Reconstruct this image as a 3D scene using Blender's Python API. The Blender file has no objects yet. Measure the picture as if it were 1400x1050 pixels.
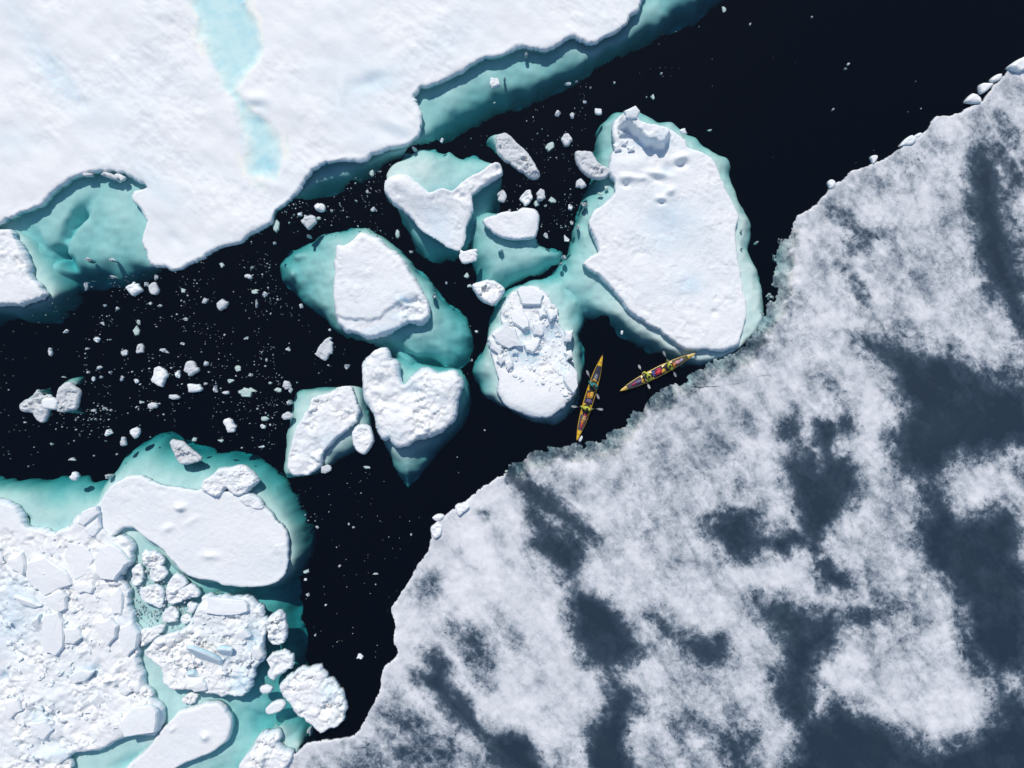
import bpy, math, random
import numpy as np
from mathutils import Vector, Matrix

# ------------------------------------------------------------------ camera, sky, sun, exposure
U = 0.05            # metres per photograph pixel at the water level
H = 55.0            # height of the drone
scene = bpy.context.scene
COL = scene.collection
cam_data = bpy.data.cameras.new('camera')
cam_data.sensor_width = 36.0
cam_data.lens = 36.0 * H / (1400 * U)
cam_data.clip_end = 5000
cam = bpy.data.objects.new('camera', cam_data)
cam.location = (0, 0, H)
COL.objects.link(cam)
scene.camera = cam

SUN_EL, SUN_AZ = math.radians(53), math.radians(-12)     # azimuth from north (+Y), clockwise
world = bpy.data.worlds.new('World')
scene.world = world
world.use_nodes = True
wn = world.node_tree
sky = wn.nodes.new('ShaderNodeTexSky')
sky.sky_type = 'NISHITA'
sky.sun_disc = False
sky.sun_elevation = SUN_EL
sky.sun_rotation = SUN_AZ
sky.air_density = 1.0
sky.dust_density = 0.3
sky.ozone_density = 2.0
wn.links.new(sky.outputs[0], wn.nodes['Background'].inputs[0])
wn.nodes['Background'].inputs[1].default_value = 0.12
sun = bpy.data.lights.new('sun', 'SUN')
sun.energy = 3.3
sun.angle = math.radians(0.5)
sun.color = (1.0, 0.925, 0.83)
so = bpy.data.objects.new('sun', sun)
sd_ = Vector((math.sin(SUN_AZ) * math.cos(SUN_EL), math.cos(SUN_AZ) * math.cos(SUN_EL), math.sin(SUN_EL)))
so.rotation_euler = sd_.to_track_quat('Z', 'Y').to_euler()
so.location = (0, 60, 80)
COL.objects.link(so)
vs = scene.view_settings
vs.view_transform = 'Standard'
vs.look = 'None'
vs.exposure = -0.16
vs.gamma = 1.0
vs.use_curve_mapping = False
scene.cycles.transparent_max_bounces = 16
scene.cycles.max_bounces = 8
scene.cycles.diffuse_bounces = 3
scene.cycles.volume_bounces = 0
random.seed(7)
RNG = np.random.default_rng(11)

# ------------------------------------------------------------------ numpy helpers
def W(p, z=0.0):
    """photograph pixel -> world x, y of a point standing z metres above the water"""
    k = (H - z) / H
    return ((p[0] - 700) * U * k, (525 - p[1]) * U * k)

_perm = np.random.default_rng(5).permutation(1024)
_perm = np.concatenate([_perm, _perm, _perm])
_ang = np.random.default_rng(6).uniform(0, 2 * math.pi, 1024)
_gx, _gy = np.cos(_ang), np.sin(_ang)

def pnoise(x, y, seed=0):
    x = x + seed * 17.31; y = y + seed * 9.77
    xi = np.floor(x).astype(int); yi = np.floor(y).astype(int)
    xf = x - xi; yf = y - yi
    u = xf * xf * xf * (xf * (xf * 6 - 15) + 10); v = yf * yf * yf * (yf * (yf * 6 - 15) + 10)
    def g(ix, iy, fx, fy):
        h = _perm[_perm[ix & 1023] + (iy & 1023)]
        return _gx[h] * fx + _gy[h] * fy
    a = g(xi, yi, xf, yf); b = g(xi + 1, yi, xf - 1, yf)
    c = g(xi, yi + 1, xf, yf - 1); d = g(xi + 1, yi + 1, xf - 1, yf - 1)
    return ((a + u * (b - a)) * (1 - v) + (c + u * (d - c)) * v) * 1.5

def fbm(x, y, scale, octaves=4, seed=0, gain=0.5):
    s = 0; a = 1.0; f = 1.0 / scale
    for o in range(octaves):
        s = s + a * pnoise(x * f, y * f, seed + o * 3)
        a *= gain; f *= 2.03
    return s

def blocks(x, y, size, seed=0, tilt=0.5):
    """broken-plate relief: every cell its own height and tilt, with a crevice between cells"""
    x = x / size + 0.35 * pnoise(x / size * 1.7, y / size * 1.7, seed + 1)
    y = y / size + 0.35 * pnoise(x * 1.7, y * 1.7, seed + 2)
    xi = np.floor(x).astype(int); yi = np.floor(y).astype(int)
    f1 = np.full(x.shape, 9.0); f2 = np.full(x.shape, 9.0); h1 = np.zeros(x.shape)
    for dx in (-1, 0, 1):
        for dy in (-1, 0, 1):
            cx, cy = xi + dx, yi + dy
            k = _perm[_perm[(cx + seed * 31) & 1023] + (cy & 1023)]
            px = cx + 0.5 + 0.42 * _gx[k]; py = cy + 0.5 + 0.42 * _gy[(k * 7 + 3) & 1023]
            d = np.hypot(x - px, y - py)
            hv = (_gx[(k * 5 + 11) & 1023] + tilt * (_gy[(k * 3) & 1023] * (x - px) + _gx[(k * 9 + 1) & 1023] * (y - py)) * 2)
            new = d < f1
            f2 = np.where(new, f1, np.minimum(f2, d)); h1 = np.where(new, hv, h1); f1 = np.where(new, d, f1)
    return h1 - 0.8 * np.exp(-(f2 - f1) * 9)

def sstep(a, b, x):
    t = np.clip((x - a) / (b - a), 0, 1)
    return t * t * (3 - 2 * t)

def catmull(P, n=3):
    P = np.asarray(P, float); out = []
    N = len(P)
    for i in range(N):
        p0, p1, p2, p3 = P[i - 1], P[i], P[(i + 1) % N], P[(i + 2) % N]
        for k in range(n):
            t = k / n
            cr = 0.5 * (2 * p1 + (p2 - p0) * t + (2 * p0 - 5 * p1 + 4 * p2 - p3) * t * t + (3 * p1 - p0 - 3 * p2 + p3) * t ** 3)
            out.append(0.8 * cr + 0.2 * (p1 + (p2 - p1) * t))
    return np.array(out)

def sdf(P, X, Y):
    """signed distance to polygon P, negative inside"""
    d2 = np.full(X.shape, 1e9); ins = np.zeros(X.shape, bool)
    N = len(P)
    for i in range(N):
        ax, ay = P[i]; bx, by = P[(i + 1) % N]
        ex, ey = bx - ax, by - ay
        L = ex * ex + ey * ey
        if L < 1e-12: continue
        wx, wy = X - ax, Y - ay
        t = np.clip((wx * ex + wy * ey) / L, 0, 1)
        d2 = np.minimum(d2, (wx - ex * t) ** 2 + (wy - ey * t) ** 2)
        if ay != by:
            c = ((ay > Y) != (by > Y)) & (X < ex * (Y - ay) / ey + ax)
            ins ^= c
    d = np.sqrt(d2)
    return np.where(ins, -d, d)

def poly_w(px, z=0.0):
    return np.array([W(p, z) for p in px])

def axis(lo, hi, s, flo, fhi):
    """grid line positions: spacing s inside the frame, growing outside it"""
    a = [max(lo, flo)]
    while a[-1] < min(hi, fhi): a.append(a[-1] + s)
    st = s
    while a[-1] < hi: st *= 1.12; a.append(a[-1] + st)
    b = [a[0]]; st = s
    while b[-1] > lo: st *= 1.12; b.append(b[-1] - st)
    return np.array(b[:0:-1] + a)

def mesh_arrays(name, V, T, mats, attrs=None, smooth=True, matidx=None):
    me = bpy.data.meshes.new(name)
    V = np.ascontiguousarray(V, np.float32); T = np.ascontiguousarray(T, np.int32)
    me.vertices.add(len(V)); me.vertices.foreach_set('co', V.ravel())
    me.loops.add(len(T) * 3); me.loops.foreach_set('vertex_index', T.ravel())
    me.polygons.add(len(T))
    me.polygons.foreach_set('loop_start', np.arange(0, len(T) * 3, 3, dtype=np.int32))
    me.polygons.foreach_set('loop_total', np.full(len(T), 3, np.int32))
    me.polygons.foreach_set('use_smooth', np.full(len(T), smooth))
    for m in (mats if isinstance(mats, (list, tuple)) else [mats]): me.materials.append(m)
    if matidx is not None: me.polygons.foreach_set('material_index', np.asarray(matidx, np.int32))
    for k, a in (attrs or {}).items():
        at = me.attributes.new(k, 'FLOAT', 'POINT'); at.data.foreach_set('value', np.asarray(a, np.float32))
    me.update(calc_edges=True); me.validate()
    return me

def link(name, me, parent=None, loc=None, label=None, cat=None, group=None, kind=None):
    o = bpy.data.objects.new(name, me); COL.objects.link(o)
    if loc is not None: o.location = loc
    if parent is not None: o.parent = parent
    if label: o['label'] = label
    if cat: o['category'] = cat
    if group: o['group'] = group
    if kind: o['kind'] = kind
    return o

def grid_solid(sd, xs, ys):
    """grid cells inside sd<0 with their outer vertices pulled on to the outline; returns xy, tris, used-index map, boundary edges"""
    X, Y = np.meshgrid(xs, ys)
    hx = np.gradient(xs); hy = np.gradient(ys)
    h = np.maximum(*np.meshgrid(hx, hy))
    gy, gx = np.gradient(sd, ys, xs)
    gl = np.hypot(gx, gy) + 1e-9
    snap = np.abs(sd) < 0.55 * h
    Xn = np.where(snap, X - sd * gx / gl / np.maximum(gl, .6), X); Yn = np.where(snap, Y - sd * gy / gl / np.maximum(gl, .6), Y)
    ins = (sd < 0) | snap
    ny, nx = sd.shape
    idx = np.arange(ny * nx).reshape(ny, nx)
    a, b, c, d = idx[:-1, :-1], idx[:-1, 1:], idx[1:, 1:], idx[1:, :-1]
    I = ins.ravel(); S = snap.ravel()
    tris = []
    alt = ((np.add.outer(np.arange(ny - 1), np.arange(nx - 1))) % 2).astype(bool)
    for t, m in (((a, b, c), ~alt), ((a, c, d), ~alt), ((a, b, d), alt), ((b, c, d), alt)):
        t = np.stack([k[m] for k in t], 1)
        ok = I[t].all(1) & ~S[t].all(1)
        tris.append(t[ok])
    T = np.concatenate(tris)
    used = np.zeros(ny * nx, bool); used[T.ravel()] = True
    remap = -np.ones(ny * nx, int); remap[used] = np.arange(used.sum())
    T = remap[T]
    V = np.stack([Xn.ravel()[used], Yn.ravel()[used]], 1)
    N = np.stack([(gx / gl).ravel()[used], (gy / gl).ravel()[used]], 1)
    e = np.concatenate([T[:, [0, 1]], T[:, [1, 2]], T[:, [2, 0]]])
    key = e[:, 0].astype(np.int64) * len(V) + e[:, 1]; rkey = e[:, 1].astype(np.int64) * len(V) + e[:, 0]
    bnd = e[~np.isin(key, rkey)]
    return V, T, N, bnd, sd.ravel()[used]

# ------------------------------------------------------------------ materials
def new_mat(name):
    m = bpy.data.materials.new(name); m.use_nodes = True
    nt = m.node_tree; nt.nodes.clear()
    return m, nt, nt.nodes.new('ShaderNodeOutputMaterial')

def nd(nt, t, **kw):
    n = nt.nodes.new(t)
    for k, v in kw.items():
        if k.startswith('_'): setattr(n, k[1:], v)
        else: n.inputs[k.replace('__', ' ')].default_value = v
    return n

def noise(nt, pos, scale, detail=4, rough=0.55, dist=0.0):
    n = nd(nt, 'ShaderNodeTexNoise', Scale=scale, Detail=detail, Roughness=rough, Distortion=dist)
    nt.links.new(pos, n.inputs['Vector']); return n.outputs['Fac']

def math_(nt, op, a, b=0.0, c=0.0, clamp=False):
    n = nt.nodes.new('ShaderNodeMath'); n.operation = op; n.use_clamp = clamp
    for i, v in enumerate((a, b, c)):
        if isinstance(v, (int, float)): n.inputs[i].default_value = v
        else: nt.links.new(v, n.inputs[i])
    return n.outputs[0]

def mixc(nt, f, a, b):
    n = nt.nodes.new('ShaderNodeMix'); n.data_type = 'RGBA'
    if isinstance(f, (int, float)): n.inputs[0].default_value = f
    else: nt.links.new(f, n.inputs[0])
    for i, v in ((6, a), (7, b)):
        if isinstance(v, tuple): n.inputs[i].default_value = (*v, 1)
        else: nt.links.new(v, n.inputs[i])
    return n.outputs[2]

def ramp(nt, f, stops):
    n = nt.nodes.new('ShaderNodeValToRGB'); el = n.color_ramp.elements
    while len(el) < len(stops): el.new(0.5)
    for e, (p, c) in zip(el, stops): e.position = p; e.color = (*c, 1)
    nt.links.new(f, n.inputs[0]); return n.outputs[0]

def attr(nt, name):
    n = nt.nodes.new('ShaderNodeAttribute'); n.attribute_name = name; return n.outputs['Fac']

def snow_material(name, snow, ice, bump=0.35, rough=0.75, dirt=0.0, sss=True):
    m, nt, out = new_mat(name)
    pos = nd(nt, 'ShaderNodeNewGeometry').outputs['Position']
    n1 = noise(nt, pos, 0.17, 5, 0.62, 0.4); n2 = noise(nt, pos, 3.0, 5, 0.65); n3 = noise(nt, pos, 14.0, 3, 0.6)
    t = math_(nt, 'ADD', attr(nt, 'tone'), math_(nt, 'MULTIPLY', math_(nt, 'SUBTRACT', n2, 0.5), 0.25))
    t = math_(nt, 'ADD', t, math_(nt, 'MULTIPLY', math_(nt, 'SUBTRACT', n1, 0.47), 0.55), clamp=True)
    c = mixc(nt, t, snow, ice)
    if dirt:
        g = math_(nt, 'MULTIPLY', math_(nt, 'SUBTRACT', n2, 0.52), dirt * 5, clamp=True)
        c = mixc(nt, g, c, (0.42, 0.43, 0.45))
    p = nd(nt, 'ShaderNodeBsdfPrincipled', Roughness=rough); p.inputs['Specular IOR Level'].default_value = 0.3
    nt.links.new(c, p.inputs['Base Color'])
    if sss:                                    # bare ice lets the light through, snow hardly
        nt.links.new(math_(nt, 'MULTIPLY', math_(nt, 'SUBTRACT', attr(nt, 'tone'), 0.18), 2.6, clamp=True), p.inputs['Subsurface Weight'])
        p.inputs['Subsurface Radius'].default_value = (0.35, 0.75, 1.0); p.inputs['Subsurface Scale'].default_value = 0.45
    hsum = math_(nt, 'ADD', math_(nt, 'MULTIPLY', n2, 0.7), math_(nt, 'MULTIPLY', n3, 0.3))
    b = nd(nt, 'ShaderNodeBump', Strength=bump, Distance=0.10)
    nt.links.new(hsum, b.inputs['Height']); nt.links.new(b.outputs[0], p.inputs['Normal'])
    nt.links.new(p.outputs[0], out.inputs[0])
    return m

M = {}
M['snow'] = snow_material('snow_on_sheet', (0.885, 0.90, 0.895), (0.52, 0.74, 0.84), bump=0.35)
M['floe'] = snow_material('snow_on_floe', (0.90, 0.915, 0.912), (0.42, 0.68, 0.84), bump=0.8)
M['block'] = snow_material('ice_block', (0.90, 0.915, 0.912), (0.42, 0.68, 0.84), bump=0.55)
M['grit'] = snow_material('grey_brash_ice', (0.66, 0.69, 0.71), (0.40, 0.52, 0.58), bump=0.6, dirt=0.25)

def foot_material():
    m, nt, out = new_mat('submerged_ice')
    pos = nd(nt, 'ShaderNodeNewGeometry').outputs['Position']
    n1 = noise(nt, pos, 0.55, 6, 0.62, 0.5); n2 = noise(nt, pos, 2.5, 4, 0.6)
    f = math_(nt, 'ADD', math_(nt, 'MULTIPLY', n1, 0.75), math_(nt, 'MULTIPLY', n2, 0.25))
    c = ramp(nt, f, [(0.30, (0.62, 0.73, 0.74)), (0.47, (0.80, 0.87, 0.87)), (0.64, (0.92, 0.95, 0.94))])
    p = nd(nt, 'ShaderNodeBsdfPrincipled', Roughness=0.9); p.inputs['Specular IOR Level'].default_value = 0.0
    nt.links.new(c, p.inputs['Base Color']); nt.links.new(p.outputs[0], out.inputs[0])
    return m
M['foot'] = foot_material()

def water_material(name, sigma, haze, hazecol, ripple):
    m, nt, out = new_mat(name)
    fr = nd(nt, 'ShaderNodeFresnel', IOR=1.33)
    tr = nt.nodes.new('ShaderNodeBsdfTransparent')
    gl = nd(nt, 'ShaderNodeBsdfGlossy', Roughness=0.04)
    df = nt.nodes.new('ShaderNodeBsdfDiffuse'); df.inputs['Color'].default_value = (*hazecol, 1)
    pos = nd(nt, 'ShaderNodeNewGeometry').outputs['Position']
    b = nd(nt, 'ShaderNodeBump', Strength=ripple, Distance=0.02)
    nt.links.new(noise(nt, pos, 1.6, 4, 0.6), b.inputs['Height'])
    nt.links.new(b.outputs[0], gl.inputs['Normal'])
    m1 = nd(nt, 'ShaderNodeMixShader', Fac=haze); nt.links.new(tr.outputs[0], m1.inputs[1]); nt.links.new(df.outputs[0], m1.inputs[2])
    m2 = nt.nodes.new('ShaderNodeMixShader'); nt.links.new(fr.outputs[0], m2.inputs[0])
    nt.links.new(m1.outputs[0], m2.inputs[1]); nt.links.new(gl.outputs[0], m2.inputs[2])
    nt.links.new(m2.outputs[0], out.inputs['Surface'])
    D = max(sigma)
    va = nd(nt, 'ShaderNodeVolumeAbsorption', Density=D)
    va.inputs['Color'].default_value = (*[1 - s / D for s in sigma], 1)
    nt.links.new(va.outputs[0], out.inputs['Volume'])
    m.cycles.homogeneous_volume = True
    return m
M['sea'] = water_material('sea_water', (0.56, 0.170, 0.155), 0.014, (0.16, 0.24, 0.46), 0.25)
M['pond'] = water_material('melt_pond_water', (0.66, 0.145, 0.055), 0.004, (0.4, 0.6, 0.7), 0.1)

def plain(name, col, rough=0.5, spec=0.4, var=0.15, scale=9.0):
    m, nt, out = new_mat(name)
    pos = nd(nt, 'ShaderNodeNewGeometry').outputs['Position']
    n = noise(nt, pos, scale, 4, 0.6)
    c = mixc(nt, n, tuple(x * (1 - var) for x in col), tuple(min(1, x * (1 + var)) for x in col))
    p = nd(nt, 'ShaderNodeBsdfPrincipled', Roughness=rough); p.inputs['Specular IOR Level'].default_value = spec
    nt.links.new(c, p.inputs['Base Color']); nt.links.new(p.outputs[0], out.inputs[0])
    return m

# ------------------------------------------------------------------ sea
def box_mesh(name, x, y, z0, z1, mat):
    V = [(sx * x, sy * y, z) for z in (z0, z1) for sx, sy in ((-1, -1), (1, -1), (1, 1), (-1, 1))]
    F = [(0, 3, 2, 1), (4, 5, 6, 7), (0, 1, 5, 4), (1, 2, 6, 5), (2, 3, 7, 6), (3, 0, 4, 7)]
    me = bpy.data.meshes.new(name); me.from_pydata(V, [], F); me.materials.append(mat); me.update()
    return me
link('sea_water', box_mesh('sea_water', 2000, 2000, -14, 0, M['sea']), kind='structure')
me = bpy.data.meshes.new('sea_floor')
me.from_pydata([(-1990, -1990, -13.5), (1990, -1990, -13.5), (1990, 1990, -13.5), (-1990, 1990, -13.5)], [], [(0, 1, 2, 3)])
me.materials.append(plain('deep_sea_floor', (0.03, 0.045, 0.06), 0.9, 0.0))
link('sea_floor', me, kind='structure')

# ------------------------------------------------------------------ floating ice
FOOT = []                 # every floe outline in water coordinates, to keep loose chunks off the ice
FX0, FX1, FY0, FY1 = -36.5, 36.5, -27.8, 27.8

def gauss(X, Y, f, z):
    cx, cy = W((f[0], f[1]), z); rx, ry, an, hh = f[2] * U, f[3] * U, math.radians(f[4]), f[5]
    dx, dy = X - cx, Y - cy
    u = dx * math.cos(an) + dy * math.sin(an); v = -dx * math.sin(an) + dy * math.cos(an)
    return hh * np.exp(-((u / rx) ** 2 + (v / ry) ** 2))

def floe(name, label, cat, px, z=0.6, s=0.08, relief='flat', amp=1.0, edge=0.10, rim=0.09, wall=0.14, tone=0.0,
         plateaus=(), bumps=(), rough=(), tones=(), mat='floe', group=None, seed=1, foot=None, smoothpoly=3, parent=None, carve=None, blocksize=0.9, lean=0.0):
    P = catmull(poly_w(px, z), smoothpoly) if smoothpoly > 1 else poly_w(px, z)
    c = P.mean(0)
    if name.endswith('ice_sheet') or len(px) > 30 and (np.ptp(P[:, 0]) > 30):
        c = np.array([np.clip(c[0], FX0, FX1), np.clip(c[1], FY0, FY1)])
    lo, hi = P.min(0) - 0.4, P.max(0) + 0.4
    xs = axis(lo[0], hi[0], s, FX0, FX1); ys = axis(lo[1], hi[1], s, FY0, FY1)
    X, Y = np.meshgrid(xs, ys)
    sd0 = sdf(P, X, Y)
    sd = sd0 + 0.6 * edge * fbm(X, Y, 0.8, 4, seed + 40, 0.65) * (1 + 1.2 * pnoise(X * .35, Y * .35, seed + 47)) + edge * 1.1 * fbm(X, Y, 2.6, 2, seed + 44)
    V, T, N, bnd, e = grid_solid(sd, xs, ys)
    x, y = V[:, 0], V[:, 1]
    ein = np.maximum(-e, 0)
    rimf = sstep(0, rim, ein)
    body = sstep(0, 0.35, ein)
    hgt = z * (0.80 + 0.20 * rimf)
    ru, rv = (x - y) * .707, (x + y) * 1.1
    r = 0.085 * amp * fbm(ru, rv, 5.0, 3, seed) + 0.022 * amp * fbm(ru, rv * 1.2, 1.0, 4, seed + 5, .6) * (0.25 + 1.1 * sstep(-.2, .5, fbm(x, y, 6.0, 2, seed + 6))) + 0.03 * amp * fbm(x, y, 2.4, 2, seed + 7)
    rz = np.zeros(len(x))
    if relief == 'lumpy': rz += 1
    if relief == 'rubble': rz += 1.7
    for q in rough:                                   # (polygon, strength, falloff in metres)
        rz = np.maximum(rz, q[1] * sstep(-q[2], q[2], -sdf(poly_w(q[0], z), x, y) + 0.25 * fbm(x, y, 0.8, 3, seed + 9)))
    lum = 0.20 * fbm(x, y, 0.75, 4, seed + 11, 0.55) + 0.10 * blocks(x, y, blocksize, seed, 0.6) + 0.05 * blocks(x, y, blocksize * 0.4, seed + 2, 0.7) + 0.018 * fbm(x, y, .2, 2, seed + 21)
    patchy = 0.30 + 0.95 * sstep(-0.25, 0.45, fbm(x, y, 1.9, 2, seed + 15))
    r = r + rz * amp * lum * patchy
    for q in plateaus:                                # (polygon, height, edge width)
        sdp = sdf(catmull(poly_w(q[0], z), 2), x, y) + 0.10 * fbm(x, y, 0.6, 3, seed + 30)
        r = r + q[1] * sstep(0, q[2], -sdp)
    for q in bumps: r = r + gauss(x, y, q, z)
    tn = np.full(len(x), tone, float)
    for q in tones: tn += gauss(x, y, q, z)
    hgt = hgt + r * (0.35 + 0.65 * body) + lean * (y - c[1])
    if carve is not None: hgt, tn = carve(x, y, hgt, tn)
    hgt = np.maximum(hgt, 0.05 if z > 0.12 else -5)
    tn = tn + 0.15 * (1 - sstep(0, 0.10, ein))
    V3 = [np.column_stack([x - c[0], y - c[1], hgt])]
    TN = [tn]; TT = [T]
    bi = np.unique(bnd); k = np.full(len(x), -1); k[bi] = np.arange(len(bi)); nb = len(bi)
    prev = bi; base = len(x)
    nz = fbm(x[bi], y[bi], 0.5, 3, seed + 60); hb = hgt[bi]
    size = min(np.ptp(P[:, 0]), np.ptp(P[:, 1])); dp = min(1.0, 0.3 * size)
    for j, (zz, off) in enumerate(((0.5 * hb, 0.55), (0 * hb - 0.03, 1.0), (0 * hb - 0.35 * dp, 0.5), (0 * hb - dp, 0.0))):
        o = 0.55 * wall * off * np.clip(1 + 1.2 * fbm(x[bi], y[bi], 1.7, 3, seed + 61), .05, 2.4) - (0.8 * dp if j == 3 else 0)
        V3.append(np.column_stack([x[bi] - c[0] + N[bi, 0] * o, y[bi] - c[1] + N[bi, 1] * o, zz]))
        TN.append(np.full(nb, (0.30, 0.5, 0.5, 0.5)[j]))
        A, B = bnd[:, 0], bnd[:, 1]
        pa, pb = (A, B) if j == 0 else (base - nb + k[A], base - nb + k[B])
        qa, qb = base + k[A], base + k[B]
        TT.append(np.stack([pb, pa, qa], 1)); TT.append(np.stack([pb, qa, qb], 1))
        base += nb
    me = mesh_arrays(name, np.concatenate(V3), np.concatenate(TT), M[mat], {'tone': np.concatenate(TN)})
    o = link(name, me, loc=(c[0], c[1], 0), label=label, cat=cat, group=group)
    FOOT.append(poly_w(px, 0))
    hf = (V, hgt)
    if foot: add_foot(o, c, P, seed=seed, **foot)
    FLOES[label] = (o, c, hf, z)
    return o
FLOES = {}

def add_foot(o, c, P, px, d0=0.35, dm=2.2, p=2.2, s=0.11, edge=0.15, rough=0.2, holes=(), seed=1, tilt=(0, 0), rscale=1.6):
    """the ice that goes on under water: shallow beside the floe, sinking away toward its own outline"""
    Q = catmull(poly_w(px, -1.0), 3)
    lo, hi = Q.min(0) - 0.5, Q.max(0) + 0.5
    xs = axis(lo[0], hi[0], s, FX0, FX1); ys = axis(lo[1], hi[1], s, FY0, FY1)
    X, Y = np.meshgrid(xs, ys)
    sd = sdf(Q, X, Y) + edge * (fbm(X, Y, 1.3, 2, seed + 70, 0.5) + 0.35 * fbm(X, Y, 0.55, 1, seed + 71))
    V, T, N, bnd, e = grid_solid(sd, xs, ys)
    x, y = V.T
    e = sdf(Q, x, y)
    N = np.stack([sdf(Q, x + .3, y) - e, sdf(Q, x, y + .3) - e], 1) / .3
    ein = np.maximum(-(e + 0.25 * fbm(x, y, 1.8, 2, seed + 72)), 0)
    size = min(np.ptp(Q[:, 0]), np.ptp(Q[:, 1]))
    out = np.maximum(sdf(P, x, y), 0)
    t = out / (out + ein + 0.05)
    d = d0 + dm * t ** p + 1.0 * t ** 10 + rough * (0.5 + t) * fbm(x, y, rscale, 3, seed + 80, 0.45) + tilt[0] * (x - c[0]) + tilt[1] * (y - c[1])
    d = np.maximum(d, 0.18 + 0.05 * fbm(x, y, 0.8, 2, seed + 81))
    for hx, hy, rx, ry, an, dd in holes:
        w = 0.35 * fbm(x, y, 1.6, 2, seed + 90)
        d = d + gauss(x + w, y + 0.5 * w, (hx, hy, rx, ry, an, dd), -1)
    V3 = [np.column_stack([x - c[0], y - c[1], -d])]; TT = [T]
    bi = np.unique(bnd); k = np.full(len(x), -1); k[bi] = np.arange(len(bi)); base = len(x); A, B = bnd.T
    D = min(2.2, 0.22 * size)
    V3.append(np.column_stack([x[bi] - c[0] - N[bi, 0] * D * .85, y[bi] - c[1] - N[bi, 1] * D * .85, -d[bi] - D]))
    TT += [np.stack([B, A, base + k[A]], 1), np.stack([B, base + k[A], base + k[B]], 1)]
    me = mesh_arrays('submerged_foot', np.concatenate(V3), np.concatenate(TT), M['foot'])
    FOOTPX.append(Q)
    return link('submerged_foot', me, parent=o)
FOOTPX = []

def hgt_at(o_label, x, y):
    V, h = FLOES[o_label][2]
    return float(h[np.argmin((V[:, 0] - x) ** 2 + (V[:, 1] - y) ** 2)])

def chunk_mesh(name, out2d, zt, zb, rng, mat, bevel=0.06, tone=0.05, jag=0.25):
    """an irregular broken lump: rings from its underside to a bevelled, uneven top"""
    n = len(out2d); P = np.asarray(out2d, float); c = P.mean(0); R = np.sqrt(((P - c) ** 2).sum(1)).mean()
    bv = min(bevel, 0.3 * R)
    th = zt - zb
    rings = []
    for zz, sc in ((zb, 0.72), (zb + 0.45 * th, 1.0), (zb + 0.80 * th, 0.97)):
        rings.append((P - c) * sc + c)
    q = P - c; L = np.sqrt((q ** 2).sum(1, keepdims=True))
    rings.append(c + q * np.maximum(0.35, (L - bv * 1.4) / L))
    rings.append(c + q * 0.45)
    zs = [zb, zb + 0.45 * th, zb + 0.80 * th, zt, zt + 0.03 * th]
    V, F, tn = [], [], []
    for r, zz, k in zip(rings, zs, (0, .5, .7, 1, 1)):
        jz = rng.normal(0, jag * th * 0.28, n) if k else np.zeros(n)
        for i in range(n):
            V.append((r[i, 0], r[i, 1], zz + (jz[i] if k >= .7 else 0)))
            tn.append(tone + (0.5 if k < .7 else (0.10 if k < 1 else 0)))
    V.append((c[0], c[1], zt + rng.normal(0.05, jag * 0.3) * th)); tn.append(tone)
    for j in range(4):
        for i in range(n):
            a, b = j * n + i, j * n + (i + 1) % n
            F += [(a, b, b + n), (a, b + n, a + n)]
    for i in range(n): F.append((4 * n + i, 4 * n + (i + 1) % n, 5 * n))
    return mesh_arrays(name, V, F, mat, {'tone': tn}, smooth=False)

def blob(w, h, rng, n=9, ang=None, sharp=0.22):
    a = np.sort(rng.uniform(0, 2 * math.pi, n) * 0.35 + np.linspace(0, 2 * math.pi, n, endpoint=False) + rng.uniform(0, 1))
    r = 1 + rng.uniform(-sharp, sharp, n)
    p = np.stack([np.cos(a) * r * w / 2, np.sin(a) * r * h / 2], 1)
    if ang:
        ca, sa = math.cos(ang), math.sin(ang); p = p @ np.array([[ca, sa], [-sa, ca]])
    return p

def slab(label, px, th=0.35, tilt=0.0, toward=0.0, lift=None, tone=0.0, bevel=0.07, name='ice_block', sink=0.4, mat='block', z=None):
    """one broken plate lying on a floe; tilt in degrees, leaning down toward a compass bearing"""
    o, c, hf, zf = FLOES[label]
    P = poly_w(px, zf + 0.3)
    m = P.mean(0)
    if tilt > 40: P = m + (P - m) * np.array([1.0, 1.6])
    base = hgt_at(label, *m) if z is None else z
    rng = np.random.default_rng(int(px[0][0] * 31 + px[0][1]))
    Q = []
    for i in range(len(P)):                      # a little extra raggedness along each side
        a, b = P[i], P[(i + 1) % len(P)]
        Q.append(a); Q.append((a + b) / 2 + rng.normal(0, 0.05, 2))
    me = chunk_mesh(name, np.array(Q) - m, th * (1 - sink), -th * sink - 0.25, rng, M[mat], bevel, tone, 0.035)
    b = link(name, me, parent=o, loc=(m[0] - c[0], m[1] - c[1], base if lift is None else base + lift))
    ax = Vector((math.cos(math.radians(toward)), -math.sin(math.radians(toward)), 0))   # horizontal axis square to the bearing
    b.rotation_euler = Matrix.Rotation(math.radians(-tilt), 3, ax).to_euler()
    return b

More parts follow.
